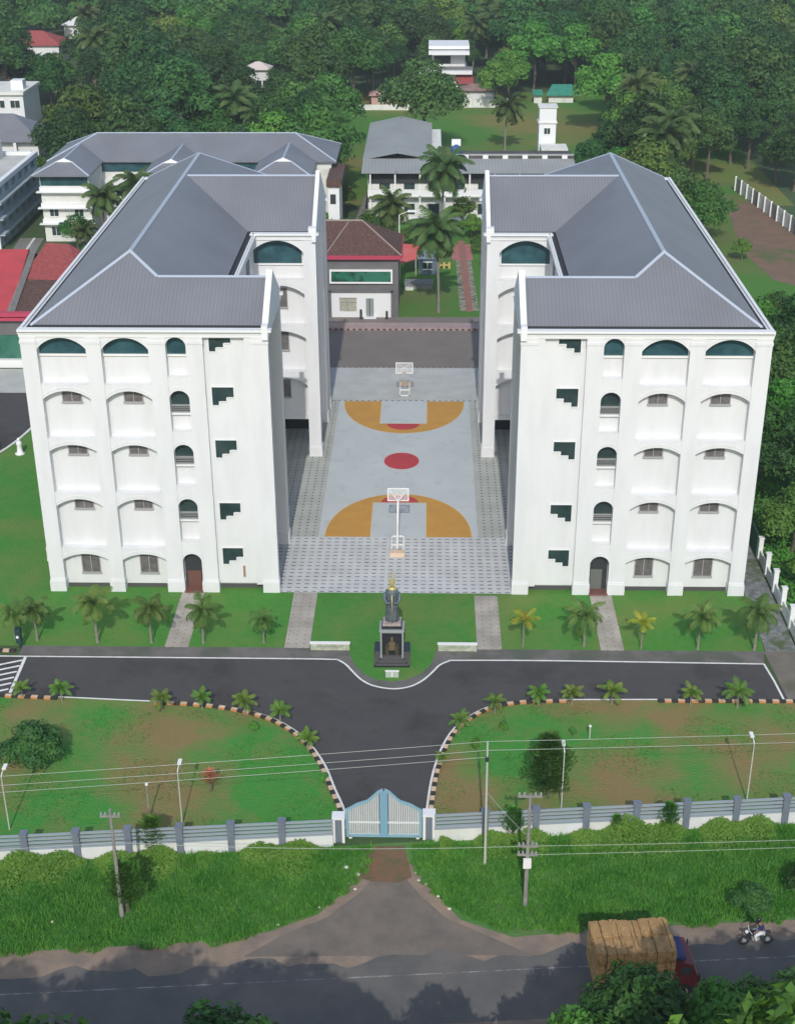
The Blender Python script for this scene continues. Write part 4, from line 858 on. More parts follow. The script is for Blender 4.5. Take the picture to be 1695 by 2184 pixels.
t = thing('stub_pole', 'short bare grey pole behind the fence shrub on the left lawn', 'pole', (-14.3, -27.9, 0)); MB().tube([(-14.3, -27.9, 0), (-14.25, -27.9, 2.5)], .05, 6).build('shaft', PC, t); MB().box(-14.33, -14.17, -27.98, -27.82, 2.5, 2.62).build('cap', WMET, t)
t = thing('stub_pole', 'short pale marker post standing on the right front lawn', 'post', (13.2, -19.3, 0)); MB().tube([(13.2, -19.3, 0), (13.2, -19.3, 1.0)], .05, 6).build('shaft', mat('pale_steel', (.45, .48, .42), .5), t); MB().box(13.12, 13.28, -19.38, -19.22, 1.0, 1.06).build('cap', WMET, t)
def wire(p, q, sag, lab, grp):
    pts = []
    for i in range(25):
        u = i/24; v = Vector(p).lerp(Vector(q), u); v.z -= sag*4*u*(1-u); pts.append(v)
    o = MB().tube(pts, .013, 5).build('overhead_wire', WIREM); tag(o, lab, 'wire', grp)
G1 = 'upper overhead wires'; L1 = 'thin pale overhead wire crossing high above the front lawn'
pt = (5.85, -31.6, 0)
for dz, dy in ((8.55, 0), (7.95, .0), (7.45, .05)):
    wire((-55, -38.4+dy, dz-.3), (5.85, -31.6+dy, dz), .35, L1, G1)
    if dz > 7.8: wire((5.85, -31.6+dy, dz), (60, -27.2+dy, dz+.1), .35, L1, G1)
G2 = 'lower overhead wires'; L2 = 'thin low wire strung between the two concrete utility poles'
wire((-14.25, -36.4, 5.2), (8, -35.2, 4.25), .3, L2, G2); 
L3 = 'low wire running on past the concrete utility poles to the photo edge'
wire((-50, -38.6, 5.3), (-14.25, -36.4, 5.2), .5, L3, 'outer low wires'); wire((8, -35.2, 4.25), (60, -31, 4.4), .5, L3, 'outer low wires')
wire((8.0, -35.2, 3.65), (60, -31, 3.8), .4, L3, 'outer low wires')
wire((8.5, -35.2, 4.3), (5.85, -31.7, 5.2), .1, 'short slack wire from crossarm to the tall steel pole', None)

# ------------------------------------------------------------------ truck, motorcycle
HAY = mat('straw', (.50, .31, .13), .95, c2=(.38, .22, .085), scale=6, detail=6, bump=1.0, bscale=14, world=False)
RZ = R(4.8)
t = thing('hay_truck', 'dark red lorry on the road carrying a tall load of golden straw bundles', 'truck', (13.1, -41.0, .02), RZ); t.scale = (.765, .95, .95)
bd = MB(); bd.box(-2.6, 2.35, -1.12, 1.12, .95, 1.15).box(-2.6, 2.35, -1.16, -1.08, 1.15, 1.75).box(-2.6, 2.35, 1.08, 1.16, 1.15, 1.75).box(-2.66, -2.58, -1.12, 1.12, 1.0, 1.75).box(2.3, 2.38, -1.12, 1.12, 1.0, 2.3)
bd.build('cargo_bed', mat('brown_truck_body', (.10, .045, .03), .7), t, local=True)
MB().box(-2.6, 4.2, -.45, .45, .6, .92).build('chassis', DARKG, t, local=True)
cb = MB(); cb.ext([(2.5, .7), (2.5, 2.35), (3.1, 2.42), (3.75, 2.3), (4.05, 1.55), (4.25, 1.45), (4.3, .7)], -1.02, 1.02, 'y'); cab = cb.build('cab', mat('dark_red_paint', (.13, .012, .02), .4, spec=.6), t, local=True)
MB().face([(3.79, -.9, 2.22), (3.79, .9, 2.22), (4.06, .9, 1.6), (4.06, -.9, 1.6)]).build('windscreen', DKGL, cab, local=True)
for s in (-1, 1):
    MB().box(3.0, 3.65, s*1.025-.01, s*1.025+.01, 1.6, 2.15).build('side_window', DKGL, cab, local=True)
    MB().lathe([(.02, 0), (.13, .01), (.12, .05), (.02, .06)], 0, 0, 10).build('headlight', WMET, cab, local=True).matrix_basis = Matrix.Translation((4.3, s*.75, 1.05)) @ Matrix.Rotation(R(90), 4, 'Y')
    MB().tube([(4.0, s*1.05, 1.7), (4.15, s*1.3, 1.75)], .02, 5).box(4.1, 4.16, s*1.3-.09, s*1.3+.09, 1.5, 1.85).build('mirror', DARKG, cab, local=True)
MB().box(4.3, 4.4, -1.05, 1.05, .55, .75).build('bumper', WMET, cab, local=True)
MB().box(2.4, 3.3, -.8, .8, 2.43, 2.62).build('blue_tarp', mat('blue_tarp', (.02, .035, .14), .6), t, local=True)
for x in (-1.6, -.5, 3.35):
    for s in (-1, 1):
        o = MB().tube([(x, s*.78, .48), (x, s*1.08, .48)], .48, 18).build('wheel', mat('tyre_rubber', (.02, .02, .02), .9), t, local=True); MB().tube([(x, s*1.07, .48), (x, s*1.1, .48)], .22, 12).build('wheel_rim', mat('wheel_grey', (.25, .24, .22), .5), o, local=True)
t2 = thing('straw_load', 'tall rectangular load of golden straw bundles stacked on the dark red lorry', 'straw load', (13.1, -41.0, 1.08), RZ); t2.scale = (.765, .95, 1.0)
rs = random.Random(3)
for i in range(8):
    for k in range(3):
        for j in range(2):
            x0 = -2.85+i*.66; x1 = x0+.64+rs.uniform(0, .08); y0 = -1.3+j*1.3+rs.uniform(-.04, .04); y1 = y0+1.28; z0 = .02+k*.78; z1 = z0+.76+(rs.uniform(-.06, .1) if k == 2 else 0)
            bm = bmesh.new(); bmesh.ops.create_cube(bm, size=1); bmesh.ops.subdivide_edges(bm, edges=bm.edges, cuts=3, use_grid_fill=True)
            for v in bm.verts:
                c = v.co*2; l = max(abs(c.x), abs(c.y), abs(c.z)); rnd_ = c.normalized()*1.25 if c.length > 0 else c
                c = c.lerp(rnd_, .3); v.co = Vector(((x0+x1)/2+c.x*(x1-x0)/2+rs.uniform(-.03, .03), (y0+y1)/2+c.y*(y1-y0)/2+rs.uniform(-.03, .03), (z0+z1)/2+c.z*(z1-z0)/2+rs.uniform(-.03, .03)))
            me = bpy.data.meshes.new('straw_bundle'); bm.to_mesh(me); bm.free(); me.materials.append(HAY); o = bpy.data.objects.new('straw_bundle', me); col.objects.link(o); o.parent = t2
rp = mat('dark_rope', (.06, .045, .03), .9)
for x in (-2.2, -1.1, 0, 1.1, 2.1): MB().tube([(x, -1.36, .1), (x+.05, -1.33, 2.3), (x+.03, -.6, 2.46), (x, 0, 2.42), (x+.04, .6, 2.47), (x+.02, 1.33, 2.3), (x, 1.36, .1)], .018, 5).build('lashing_rope', rp, t2, local=True)
# motorcycle and rider
t = thing('motorcycle', 'dark motorcycle ridden along the shaded road at the right edge', 'motorcycle', (20.2, -37.9, .02), RZ+R(180))
TY = mat('tyre_rubber', (.02, .02, .02), .9); MP = mat('black_bike_paint', (.02, .02, .022), .3)
for x in (-.62, .66):
    ringp = [(x+.27*math.cos(a*math.pi/9), 0, .31+.27*math.sin(a*math.pi/9)) for a in range(19)]
    o = MB().tube(ringp, .045, 6, cap=False).build('wheel', TY, t, local=True); MB().tube([(x, -.04, .31), (x, .04, .31)], .12, 10).build('wheel_rim', RAILM, o, local=True)
MB().tube([(.66, 0, .31), (.45, 0, .95)], .035, 6).tube([(-.62, 0, .31), (-.2, 0, .45), (.35, 0, .5), (.45, 0, .85)], .04, 6).build('frame', MP, t, local=True)
MB().ext([(-.15, .5), (-.1, .35), (.25, .35), (.3, .55)], -.12, .12, 'y').build('engine', RAILM, t, local=True)
MB().ext([(.0, .72), (.05, .9), (.38, .88), (.45, .72)], -.13, .13, 'y').build('fuel_tank', MP, t, local=True)
MB().ext([(-.75, .78), (-.7, .86), (.02, .8), (.0, .72)], -.12, .12, 'y').build('seat', DARKG, t, local=True)
MB().tube([(.4, -.34, 1.02), (.47, 0, .98), (.4, .34, 1.02)], .02, 6).build('handlebar', WMET, t, local=True); MB().lathe([(.02, .82), (.09, .86), (.09, .94), (.02, .96)], .58, 0, 10).build('headlight', WMET, t, local=True)
def skin_person(name, parent, J, E_, rad, m):
    me = bpy.data.meshes.new(name); me.from_pydata(J, E_, []); o = bpy.data.objects.new(name, me); col.objects.link(o); o.parent = parent
    md = o.modifiers.new('s', 'SKIN'); md.use_smooth_shade = True
    for i, r0 in enumerate(rad): me.skin_vertices[0].data[i].radius = (r0, r0)
    me.skin_vertices[0].data[0].use_root = True
    sb = o.modifiers.new('ss', 'SUBSURF'); sb.levels = 1; sb.render_levels = 1; me.materials.append(m); return o
t = thing('person', 'person in dark blue top and white trousers riding the motorcycle', 'person', (20.2, -37.9, .02), RZ+R(180))
J = [(-.25, 0, .92), (-.22, 0, 1.1), (-.12, 0, 1.35), (-.05, 0, 1.48), (-.02, 0, 1.56), (-.1, .2, 1.42), (.08, .28, 1.2), (.34, .32, 1.06), (-.1, -.2, 1.42), (.08, -.28, 1.2), (.34, -.32, 1.06), (-.22, .12, .9), (.18, .2, .78), (.05, .2, .4), (.17, .2, .34), (-.22, -.12, .9), (.18, -.2, .78), (.05, -.2, .4), (.17, -.2, .34), (.02, 0, 1.66)]
Ed = [(0, 1), (1, 2), (2, 3), (3, 4), (4, 19), (3, 5), (5, 6), (6, 7), (3, 8), (8, 9), (9, 10), (0, 11), (11, 12), (12, 13), (13, 14), (0, 15), (15, 16), (16, 17), (17, 18)]
rad = [.15, .14, .17, .12, .06, .08, .055, .035, .08, .055, .035, .11, .085, .055, .04, .11, .085, .055, .04, .09]
SKIN = mat('brown_skin', (.22, .11, .065), .6)
skin_person('body', t, J, Ed, rad, SKIN)
skin_person('shirt', t, [J[i] for i in (0, 1, 2, 3, 5, 6, 8, 9)], [(0, 1), (1, 2), (2, 3), (3, 4), (4, 5), (3, 6), (6, 7)], [.165, .16, .19, .13, .1, .07, .1, .07], mat('dark_blue_cloth', (.02, .025, .10), .9))
skin_person('trousers', t, [J[i] for i in (0, 11, 12, 13, 15, 16, 17)], [(0, 1), (1, 2), (2, 3), (0, 4), (4, 5), (5, 6)], [.16, .125, .1, .07, .125, .1, .07], mat('white_cloth', (.6, .62, .65), .9))
MB().lathe([(.02, 1.84), (.08, 1.82), (.12, 1.74), (.13, 1.66), (.11, 1.58)], .01, 0, 14).build('helmet', mat('dark_helmet', (.02, .02, .03), .2), t, local=True, smooth=True)
# concrete platform and red canopy in the garden
t = thing('concrete_platform', 'low pale grey concrete platform on the grass beside the tiled house', 'platform', (1.2, 80.5, 0))
MB().box(-.6, 3.0, 79.6, 81.8, 0, .55).build('slab', mat('pale_platform', (.30, .31, .31), .85, c2=(.2, .21, .2), scale=1.2), t); MB().box(-.7, 3.1, 79.5, 81.9, .55, .65).build('coping', CONC, t); MB().box(-.5, .5, 79.0, 79.5, 0, .3).build('step', OFFW, t)
t = thing('red_canopy', 'bright red cloth canopy on posts beside the tiled house', 'canopy', (-.2, 86, 0))
MB().face([(-1.5, 83.2, 2.3), (.8, 84.8, 2.5), (1.2, 89.5, 3.1), (-1.0, 89.8, 3.2)]).face([(-1.5, 83.2, 2.24), (.8, 84.8, 2.44), (1.2, 89.5, 3.04), (-1.0, 89.8, 3.14)]).build('canopy_cloth', mat('bright_red_cloth', (.62, .07, .06), .7, c2=(.5, .15, .13), scale=.9), t)
for p in ((-1.45, 83.3, 2.25), (.75, 84.8, 2.45), (1.15, 89.4, 3.05), (-.95, 89.7, 3.15)): MB().tube([(p[0], p[1], 0), p], .04, 6).build('post', WMET, t)
t = thing('garden_shed', 'small dark blue grey shed next to the red canopy', 'shed', (2.2, 88, 0))
MB().box(1.2, 3.6, 86, 90, 0, 2.2).build('wall', mat('blue_grey_shed', (.10, .14, .18), .8), t); MB().box(1.0, 3.9, 85.7, 90.3, 2.2, 2.32).build('roof', mat('shed_roof', (.2, .24, .3), .6), t)
win(t, 1.7, 2.9, .8, 1.7, 86)
t = thing('flood_lamp', 'white street lamp on a tall pole beside the coconut palms in the garden', 'street lamp', (-1.4, 84, 0)); MB().tube([(-1.4, 84, 0), (-1.4, 84, 8.6)], [.09, .06], 8).build('pole', WMET, t); MB().tube([(-1.4, 84, 8.6), (-.2, 84, 9.1)], .04, 6).build('arm', WMET, t); MB().box(-.3, .8, 83.8, 84.2, 9.0, 9.2).build('lamp_head', WMET, t)
t = thing('play_bench', 'low yellow striped garden bench under the coconut palm', 'bench', (3.4, 89, 0))
MB().box(2.2, 5.4, 88.9, 89.5, .35, .45).build('seat', mat('yellow_paint', (.5, .38, .12)), t)
for i in range(5): MB().box(2.3+.7*i, 2.6+.7*i, 88.85, 88.9, .0, .9).build('slat', mat('yellow_paint', (.5, .38, .12)), t)

# ------------------------------------------------------------------ vegetation
def quads_mesh(name, V, m, parent=None):
    V = np.asarray(V, np.float32).reshape(-1, 3); n = len(V)//4
    me = bpy.data.meshes.new(name); me.vertices.add(len(V)); me.vertices.foreach_set('co', V.ravel()); me.loops.add(4*n); me.loops.foreach_set('vertex_index', np.arange(4*n, dtype=np.int32)); me.polygons.add(n)
    me.polygons.foreach_set('loop_start', np.arange(0, 4*n, 4, dtype=np.int32)); me.polygons.foreach_set('loop_total', np.full(n, 4, np.int32)); me.update(calc_edges=True); me.materials.append(m)
    o = bpy.data.objects.new(name, me); col.objects.link(o)
    if parent is not None: o.parent = parent
    return o
def unit(a): return a/np.maximum(np.linalg.norm(a, axis=-1, keepdims=True), 1e-6)
def leaves(P, N, size, rg, asp=.5, jit=.8):
    n = len(P); N = unit(N+rg.normal(size=(n, 3))*jit*.6+np.array([0, 0, .25])); A = unit(np.cross(N, rg.normal(size=(n, 3)))); B = np.cross(N, A)
    L = (size*rg.uniform(.6, 1.35, n))[:, None]; W = L*asp
    return np.stack([P-A*L, P+B*W-N*L*.12, P+A*L, P-B*W-N*L*.12], 1)
def crown_pts(lobes, n, rg, shell=.72):
    w_ = np.array([l[3]*l[3] for l in lobes]); w_ = w_/w_.sum(); idx = rg.choice(len(lobes), n, p=w_); C_ = np.array([l[:3] for l in lobes])[idx]; Rr = np.array([l[3] for l in lobes])[idx]; Fz = np.array([l[4] for l in lobes])[idx]
    D = unit(rg.normal(size=(n, 3))); D[:, 2] = np.where(D[:, 2] < -.35, -D[:, 2], D[:, 2]); rad = rg.uniform(shell, 1.0, n)**.8*(1+.10*np.sin(D[:, 0]*7+idx)+.10*np.sin(D[:, 1]*6+2*idx))
    P = C_+D*(Rr*rad)[:, None]*np.stack([np.ones(n), np.ones(n), Fz], 1)
    return P, D
def tree_proto(name, h, rad, nl, nleaf, lsize, m, rg, flat=.75, trunk=True, asp=.5, spread=.62, barkm=None):
    t = thing(name, None, None, (0, 0, -100)); lobes = []
    for i in range(nl):
        a = rg.uniform(0, 2*math.pi); q = rad*spread*math.sqrt(rg.uniform(0, 1)); zz_ = h-rad*flat*.9-rg.uniform(0, 1)*(h*.28)*(q/rad+.3)
        lobes.append((q*math.cos(a), q*math.sin(a), zz_, rad*rg.uniform(.30, .5), flat*rg.uniform(.8, 1.1)))
    lobes.append((0, 0, h-rad*flat*.62, rad*.5, flat))
    P, D = crown_pts(lobes, nleaf, rg, .55)
    quads_mesh('crown', leaves(P, D, lsize, rg, asp), m, t)
    tb = MB(); hb = h*.45
    tb.tube([(0, 0, 0), (rg.normal()*.08*rad*.3, rg.normal()*.1, hb*.5), (0, 0, hb)], [h*.022+.05, h*.017+.04, h*.013+.03], 8)
    for l in lobes[:6]: tb.tube([(0, 0, hb*.8), (l[0]*.5, l[1]*.5, (hb+l[2])/2), (l[0]*.9, l[1]*.9, l[2])], [h*.010+.03, h*.007+.02, .02], 6)
    tb.build('trunk', barkm or BARK, t, local=True); return t
def palm_proto(name, h, nf, fl, m, rg, lean=0, trunkr=.14, droop=1.0, pairs=18, ll=.55, up=(.2, 1.1), crownshaft=False, lw=.035, bend=None):
    t = thing(name, None, None, (0, 0, -100)); pts = []; k = 8
    for i in range(k+1): u = i/k; pts.append((lean*u*u, .15*lean*math.sin(u*3), h*u))
    MB().tube(pts, [trunkr*(1.25 if i == 0 else 1-.35*i/k) for i in range(k+1)], 8).build('trunk', PBARK, t, local=True)
    top = np.array(pts[-1]); V = []
    for f in range(nf):
        az = 2*math.pi*(f*.382+rg.uniform(-.03, .03)); el = rg.uniform(*up) if nf > 1 else up[1]; el = up[0]+(up[1]-up[0])*((f+.5)/nf)+rg.normal()*.06
        L_ = fl*rg.uniform(.85, 1.1); n = pairs; p = top.copy(); d_el = el; seg = L_/n; sw = rg.normal()*.15
        P = [p.copy()]; T = []
        for i in range(n):
            u = i/n; d_el = el-droop*(u**1.3)*(1.25+.4*(1-el/1.4)); a2 = az+sw*u; d = np.array([math.cos(a2)*math.cos(d_el), math.sin(a2)*math.cos(d_el), math.sin(d_el)]); T.append(d); p = p+d*seg; P.append(p.copy())
        for i in range(1, n+1):
            d = T[i-1]; s_ = unit(np.cross(d, np.array([0, 0, 1.]))); u = i/n; l = ll*math.sin(math.pi*min(1, .16+.84*u))**.6*(1 if u < .97 else .5)
            upv = np.cross(s_, d)
            for sg in (-1, 1):
                o = P[i]; e = o+s_*sg*l*.82+d*l*.45-upv*l*(.30+.25*rg.uniform())-np.array([0, 0, l*.18]); wv = d*lw*(.7+.6*rg.uniform())
                V.append([o-wv, o+wv, e+wv*.35, e-wv*.35])
            V.append([P[i-1]-s_*.02, P[i-1]+s_*.02, P[i]+s_*.015, P[i]-s_*.015])
    quads_mesh('fronds', np.array(V), m, t)
    if crownshaft: MB().tube([tuple(top-np.array([0, 0, .5])), tuple(top+np.array([0, 0, .1]))], [trunkr*.85, trunkr*.5], 8).build('crownshaft', mat('green_crownshaft', (.16, .22, .07), .5), t, local=True)
    return t
g = np.random.default_rng(5)
# royal / foxtail palms on the front lawn
FP = [palm_proto('lawn_palm', 3.0, 16, 2.0, PALML, g, lean=.15*k-.1, trunkr=.10, pairs=24, ll=.50, droop=1.35, up=(-.15, 1.4), crownshaft=True, lw=.045) for k in range(3)]
YP = palm_proto('lawn_palm', 2.5, 10, 1.45, PALMY, g, lean=.05, trunkr=.07, pairs=16, ll=.38, droop=1.1, up=(.1, 1.35), crownshaft=True, lw=.045)
SP = [palm_proto('young_palm', 1.15, 12, 1.25, PALMG, g, trunkr=.07, pairs=20, ll=.34, droop=1.3, up=(.3, 1.5), lw=.032) for _ in range(3)]
CP = [palm_proto('coconut_palm', 11.0, 30, 4.4, PALMC, g, lean=l_, trunkr=.19, pairs=28, ll=1.05, droop=1.2, up=(-.5, 1.4), lw=.11) for l_ in (-.5, .6)]
CP2 = palm_proto('coconut_palm', 7.5, 24, 4.0, PALMC, g, lean=.4, trunkr=.17, pairs=26, ll=1.0, droop=1.2, up=(-.4, 1.4), lw=.11)
def put(proto, x, y, s=1, label=None, cat=None, group=None, rz=None, first=set()):
    rz = random.uniform(0, 6.28) if rz is None else rz
    if 'palm' in proto.name: s *= random.uniform(.85, 1.1)*(.84 if proto.name.startswith('young') else (.93 if proto.name.startswith('lawn') else 1))
    if proto.name not in first and proto.location.z < -50:
        first.add(proto.name); proto.location = (x, y, 0); proto.rotation_euler = (0, 0, rz); proto.scale = (s, s, s); o = proto
    else: o = dup(proto, (x, y, 0), rz, s)
    tag(o, label, cat, group); return o
ORD = ['first', 'second', 'third', 'fourth', 'fifth', 'sixth', 'seventh', 'eighth']
LG = 'palms along the front lawn'
for i, (x, y, s, k) in enumerate([(-27.9, -7.6, .95, 1), (-26.3, -7.6, 1.1, 0), (-21.8, -7.75, 1.15, 1), (-17.8, -7.75, 1.0, 2), (-13.95, -7.8, 1.05, 0), (-9.5, -7.7, .85, 1)]):
    put(FP[k], x, y, s, f'slender lawn palm, {ORD[i]} from the left in the row before the left block', 'palm', LG)
put(YP, 9.5, -7.85, 1.1, 'yellowing lawn palm nearest the centre before the right block', 'palm', LG)
put(FP[2], 13.95, -7.8, 1.05, 'bushy green lawn palm beside the right doorway path', 'palm', LG)
put(YP, 18.1, -8.05, .95, 'thin yellow topped lawn palm in the middle before the right block', 'palm', LG)
put(FP[0], 22.2, -8.1, 1.1, 'dark green lawn palm, second from the right end', 'palm', LG); put(FP[1], 26.3, -8.1, 1.15, 'tall lawn palm at the far right beside the gravel path', 'palm', LG)
SG = 'young palms along the driveway kerb'
for i, (x, y, s) in enumerate([(-25.4, -14.9, .85), (-22.6, -15.2, .95), (-15.5, -16.2, 1.1), (-12.8, -16.0, 1.1), (-9.8, -16.6, 1.05), (-7.3, -17.6, 1.05), (-5.2, -20.6, .95)]):
    put(SP[i % 3], x, y-.25, s, f'young bright palm behind the kerb, {ORD[i]} from the left on the left lawn', 'palm', SG)
for i, (x, y, s) in enumerate([(4.7, -18.4, .95), (7.1, -16.2, 1.0), (10.1, -15.3, 1.05), (12.4, -15.1, 1.0), (15.1, -15.1, 1.05), (20.5, -15.0, .95), (23.6, -15.3, 1.2)]):
    put(SP[(i+1) % 3], x, y-.2, s, f'young bright palm behind the kerb, {ORD[i]} from the gate on the right lawn', 'palm', SG)
put(SP[0], 2.6+.9, -22.3, .6, 'smallest young palm beside the right driveway curve near the gate', 'palm', SG)
put(SP[1], -39.5, 27, .9, 'young palm by the side road left of the left block', 'palm', SG)
CG = 'coconut palms'
put(CP[0], 3.7, 70, 1.0, 'coconut palm with bare curved trunk nearest the court', 'coconut palm', CG, .3)
put(CP[1], -2.2, 88, .95, 'coconut palm left of the lamp in the rear garden', 'coconut palm', CG)
put(CP[0], 4.2, 97, 1.12, 'tallest coconut palm standing against the long grey roof', 'coconut palm', CG, 2.)
put(CP2, -43.5, 98.5, 1.12, 'coconut palm left of the hostel courtyard', 'coconut palm', CG); put(CP[1], -39.6, 101, .75, 'coconut palm in the middle of the hostel courtyard', 'coconut palm', CG); put(CP2, -44.5, 90, .7, 'low coconut palm at the foot of the hostel wing', 'coconut palm', CG)
put(CP2, -29.5, 104, 1.0, 'coconut palm hidden in the right part of the hostel courtyard', 'coconut palm', CG)
put(CP2, 16.4, 165, 1.1, 'coconut palm standing alone in the rear green field', 'coconut palm', CG); put(CP[0], -31.5, 150, 1.0, 'coconut palm rising at the forest edge behind the hostel', 'coconut palm', CG)
put(CP[1], 39, 122, 1.1, 'coconut palm among trees right of the right block', 'coconut palm', CG)

# broadleaf trees
TP = [tree_proto('tree', 10.5, 5.2, 16, 7000, .26, LEAF, g, .72), tree_proto('tree', 12, 4.6, 15, 6500, .26, LEAFD, g, .85), tree_proto('tree', 9.5, 4.6, 13, 6000, .25, LEAF2, g, .7), tree_proto('tree', 11.5, 5.6, 18, 7500, .27, LEAFD, g, .7), tree_proto('tree', 9, 4.0, 12, 5500, .25, LEAF3, g, .8)]
def vis(x, y, z, mx=1.06):
    d = Vector((x, y, z))-CAM; zc = d.dot(fw)
    if zc < 5: return False
    u = 2963.757*d.dot(rr)/zc/847.5; v = 2963.757*d.dot(uu)/zc/1091.5
    return abs(u) < mx and abs(v) < mx+.03
keep = []   # clearings: (x0, x1, y0, y1)
CLEAR = [(-58, -8, 98, 126), (-84, -56, 95, 124), (-104, -58, 124, 200), (-10, 27, 108, 151), (-13, 33.5, 120, 204), (-4, 15, 205, 243), (-12, -3, 200, 216), (26, 53, 60, 99), (44, 60, 60, 136), (-200, -8, -50, 100), (-9, 27, -50, 110), (22, 36, 206, 219), (42.5, 50, 190, 214), (-111, -89, 243, 282), (-96, -85, 268, 302), (-41, -32, 203, 231)]
cand = []; gy = 95.0
rf = random.Random(21)
while gy < 470:
    st = 7.2+gy*.008; gx = -.3*(gy+95)*1.05-8
    while gx < .3*(gy+95)*1.0+10:
        x = gx+rf.uniform(-2.1, 2.1); y = gy+rf.uniform(-2.1, 2.1); gx += st
        if any(a-2 < x < b_+2 and c < y < d for a, b_, c, d in CLEAR): continue
        if not vis(x, y, 8): continue
        cand.append((x, y))
    gy += st*.93
cand.sort(key=lambda p: p[1])
FG = 'trees of the forest behind the campus'; FLb = 'leafy broadleaf tree in the dense forest behind the campus buildings'
near = cand[:255]; far = cand[255:]
for x, y in near:
    k = rf.choices([0, 1, 2, 3, 4], [3, 4, 2, 4, 1 if not (8 < x < 40 and y < 240) else 5])[0]
    if rf.random() < (.13 if x > 0 else .05): put(CP[0] if rf.random() < .5 else CP[1], x, y, rf.uniform(.95, 1.25), 'coconut palm rising among the broadleaf trees of the forest', 'coconut palm', 'coconut palms scattered in the forest')
    else: put(TP[k], x, y, rf.choice([.8, .95, 1.1, 1.25, 1.4, 1.7])*rf.uniform(.92, 1.08), FLb, 'tree', FG)
# the far wood reads as one mass
fv = []
fg = np.random.default_rng(9)
base = []
for k in range(4):
    h = 11; lobes = [(fg.normal()*2, fg.normal()*2, 8+fg.normal(), fg.uniform(1.6, 2.7), .8) for _ in range(9)]
    P, D = crown_pts(lobes, 1800, fg, .6); base.append(leaves(P, D, .48, fg, .55))
for x, y in far:
    q = base[int(fg.integers(4))]; s = fg.uniform(.85, 1.7); a = fg.uniform(0, 6.28); ca, sa = math.cos(a), math.sin(a); rot = np.array([[ca, sa, 0], [-sa, ca, 0], [0, 0, 1]])
    fv.append((q.reshape(-1, 3)@rot*s+np.array([x, y, 0])).reshape(-1, 4, 3))
o = quads_mesh('far_forest', np.concatenate(fv), mat('far_forest_leaves', (.040, .135, .030), .6, c2=(.085, .195, .040), scale=.09, detail=4, lo=.35, hi=.65, trans=.25, spec=.2))
tag(o, 'far dense green forest filling the top of the photo', 'forest', kind='stuff')
# named trees nearer the buildings
NT = [(3, 1.4, 163, 1.55, 'large round dark tree behind the pale grey rear roof'), (4, 16.5, 206, 1.2, 'bright green conical tree at the far side of the field'), (0, -5.5, 100, .55, 'small bushy tree behind the brown tiled house'), (2, -10.6, 119, .5, 'small tree between the hostel and the long grey building'), (4, 8.6, 103.5, .45, 'round bush by the far end of the brick path'),
      (0, 41, 100, .95, 'round tree at the corner of the right lawn, nearest the bare ground'), (3, 36.5, 106, 1.05, 'dark spreading tree behind the right block, next to the lawn'), (3, 31, 112, 1.0, 'dark spreading tree rising behind the ridge of the right block'), (1, 28, 124, .9, 'dark tree between the white stair tower and the right block'),
      (2, 45.5, 93, .35, 'low shrub with its shadow on the right lawn'), (4, -60, 87, .5, 'small tree beside the campus lane at the left edge'), (0, -47, 96.5, .55, 'bushy tree at the foot of the hostel left wing'), (0, -42, 82, .5, 'bush behind the red roofed house'), (2, -36, 92, .6, 'tree behind the left block roof edge, near the hostel'), (0, -50, 82, .35, 'bush behind the red sheet roof'), (4, -62, 131, .8, 'bright tree between the annexe and the hipped house'), (0, -57.5, 127, .7, 'tree at the rear corner of the annexe'), (1, -60, 150, .9, 'tall dark tree right of the hipped house'),
      (0, 30.5, 132, 1.0, 'leafy tree right of the white stair tower'), (4, -12.5, 104, .45, 'bush at the foot of the hostel stair tower'), (0, -9.0, 96, .5, 'bush beside the lane behind the left block'), (2, 10.8, 88, .42, 'bush at the right side of the rear garden'), (2, 7.4, 107, .6, 'yellowish tree at the head of the brick path')]
for k, x, y, s, lab in NT: put(TP[k], x, y, s, lab, 'tree' if s > .5 else 'bush')
rg2 = random.Random(4); i = 0
for x, y, s, k in [(32.5, 7, .62, 0), (34.5, 14, .8, 3), (32.8, 21, .75, 0), (36, 27, .9, 4), (32.5, 33, .7, 3), (37, 39, .9, 0), (33.5, 45, .8, 2), (38, 50, .95, 4), (41.5, 56, .7, 0), (32, 0.5, .45, 4), (34, -5, .45, 4), (37.5, 18, .9, 1), (38.5, 8, .8, 2), (36, 1, .7, 0), (39, 33, 1.0, 3), (41, 45, .9, 1), (35, 58, .6, 3), (33, 52, .7, 3)]:
    put(TP[k], x, y, s, 'leafy tree in the thicket along the right flank of the right block', 'tree', 'trees of the right hand thicket')
N_ = 40000
x = g.uniform(29.9, 46, N_); y = g.uniform(-14, 72, N_); k = (x > np.interp(y, [-14, 10, 60, 72], [29.9, 30.2, 37, 43])); x, y = x[k], y[k]; hh = (.35+.9*(.5+.5*np.sin(x*.9+np.sin(y*.6)*2))*(.5+.5*np.sin(y*.8)))
P = np.stack([x, y, hh*g.uniform(.3, 1.1, len(x))], 1); o = quads_mesh('undergrowth', leaves(P, np.tile([0, -.4, 1.], (len(P), 1)), .17, g, .55), LEAF3); tag(o, 'bright leafy undergrowth beneath the trees right of the right block', 'undergrowth', kind='stuff')
N_ = 30000
x = g.uniform(-11, 24, N_); y = g.uniform(96, 111, N_); k = (np.abs(x-7.2) > 1.3) & (np.sin(x*.7+1)+np.sin(y*.9+x*.3) > -.2); x, y = x[k], y[k]
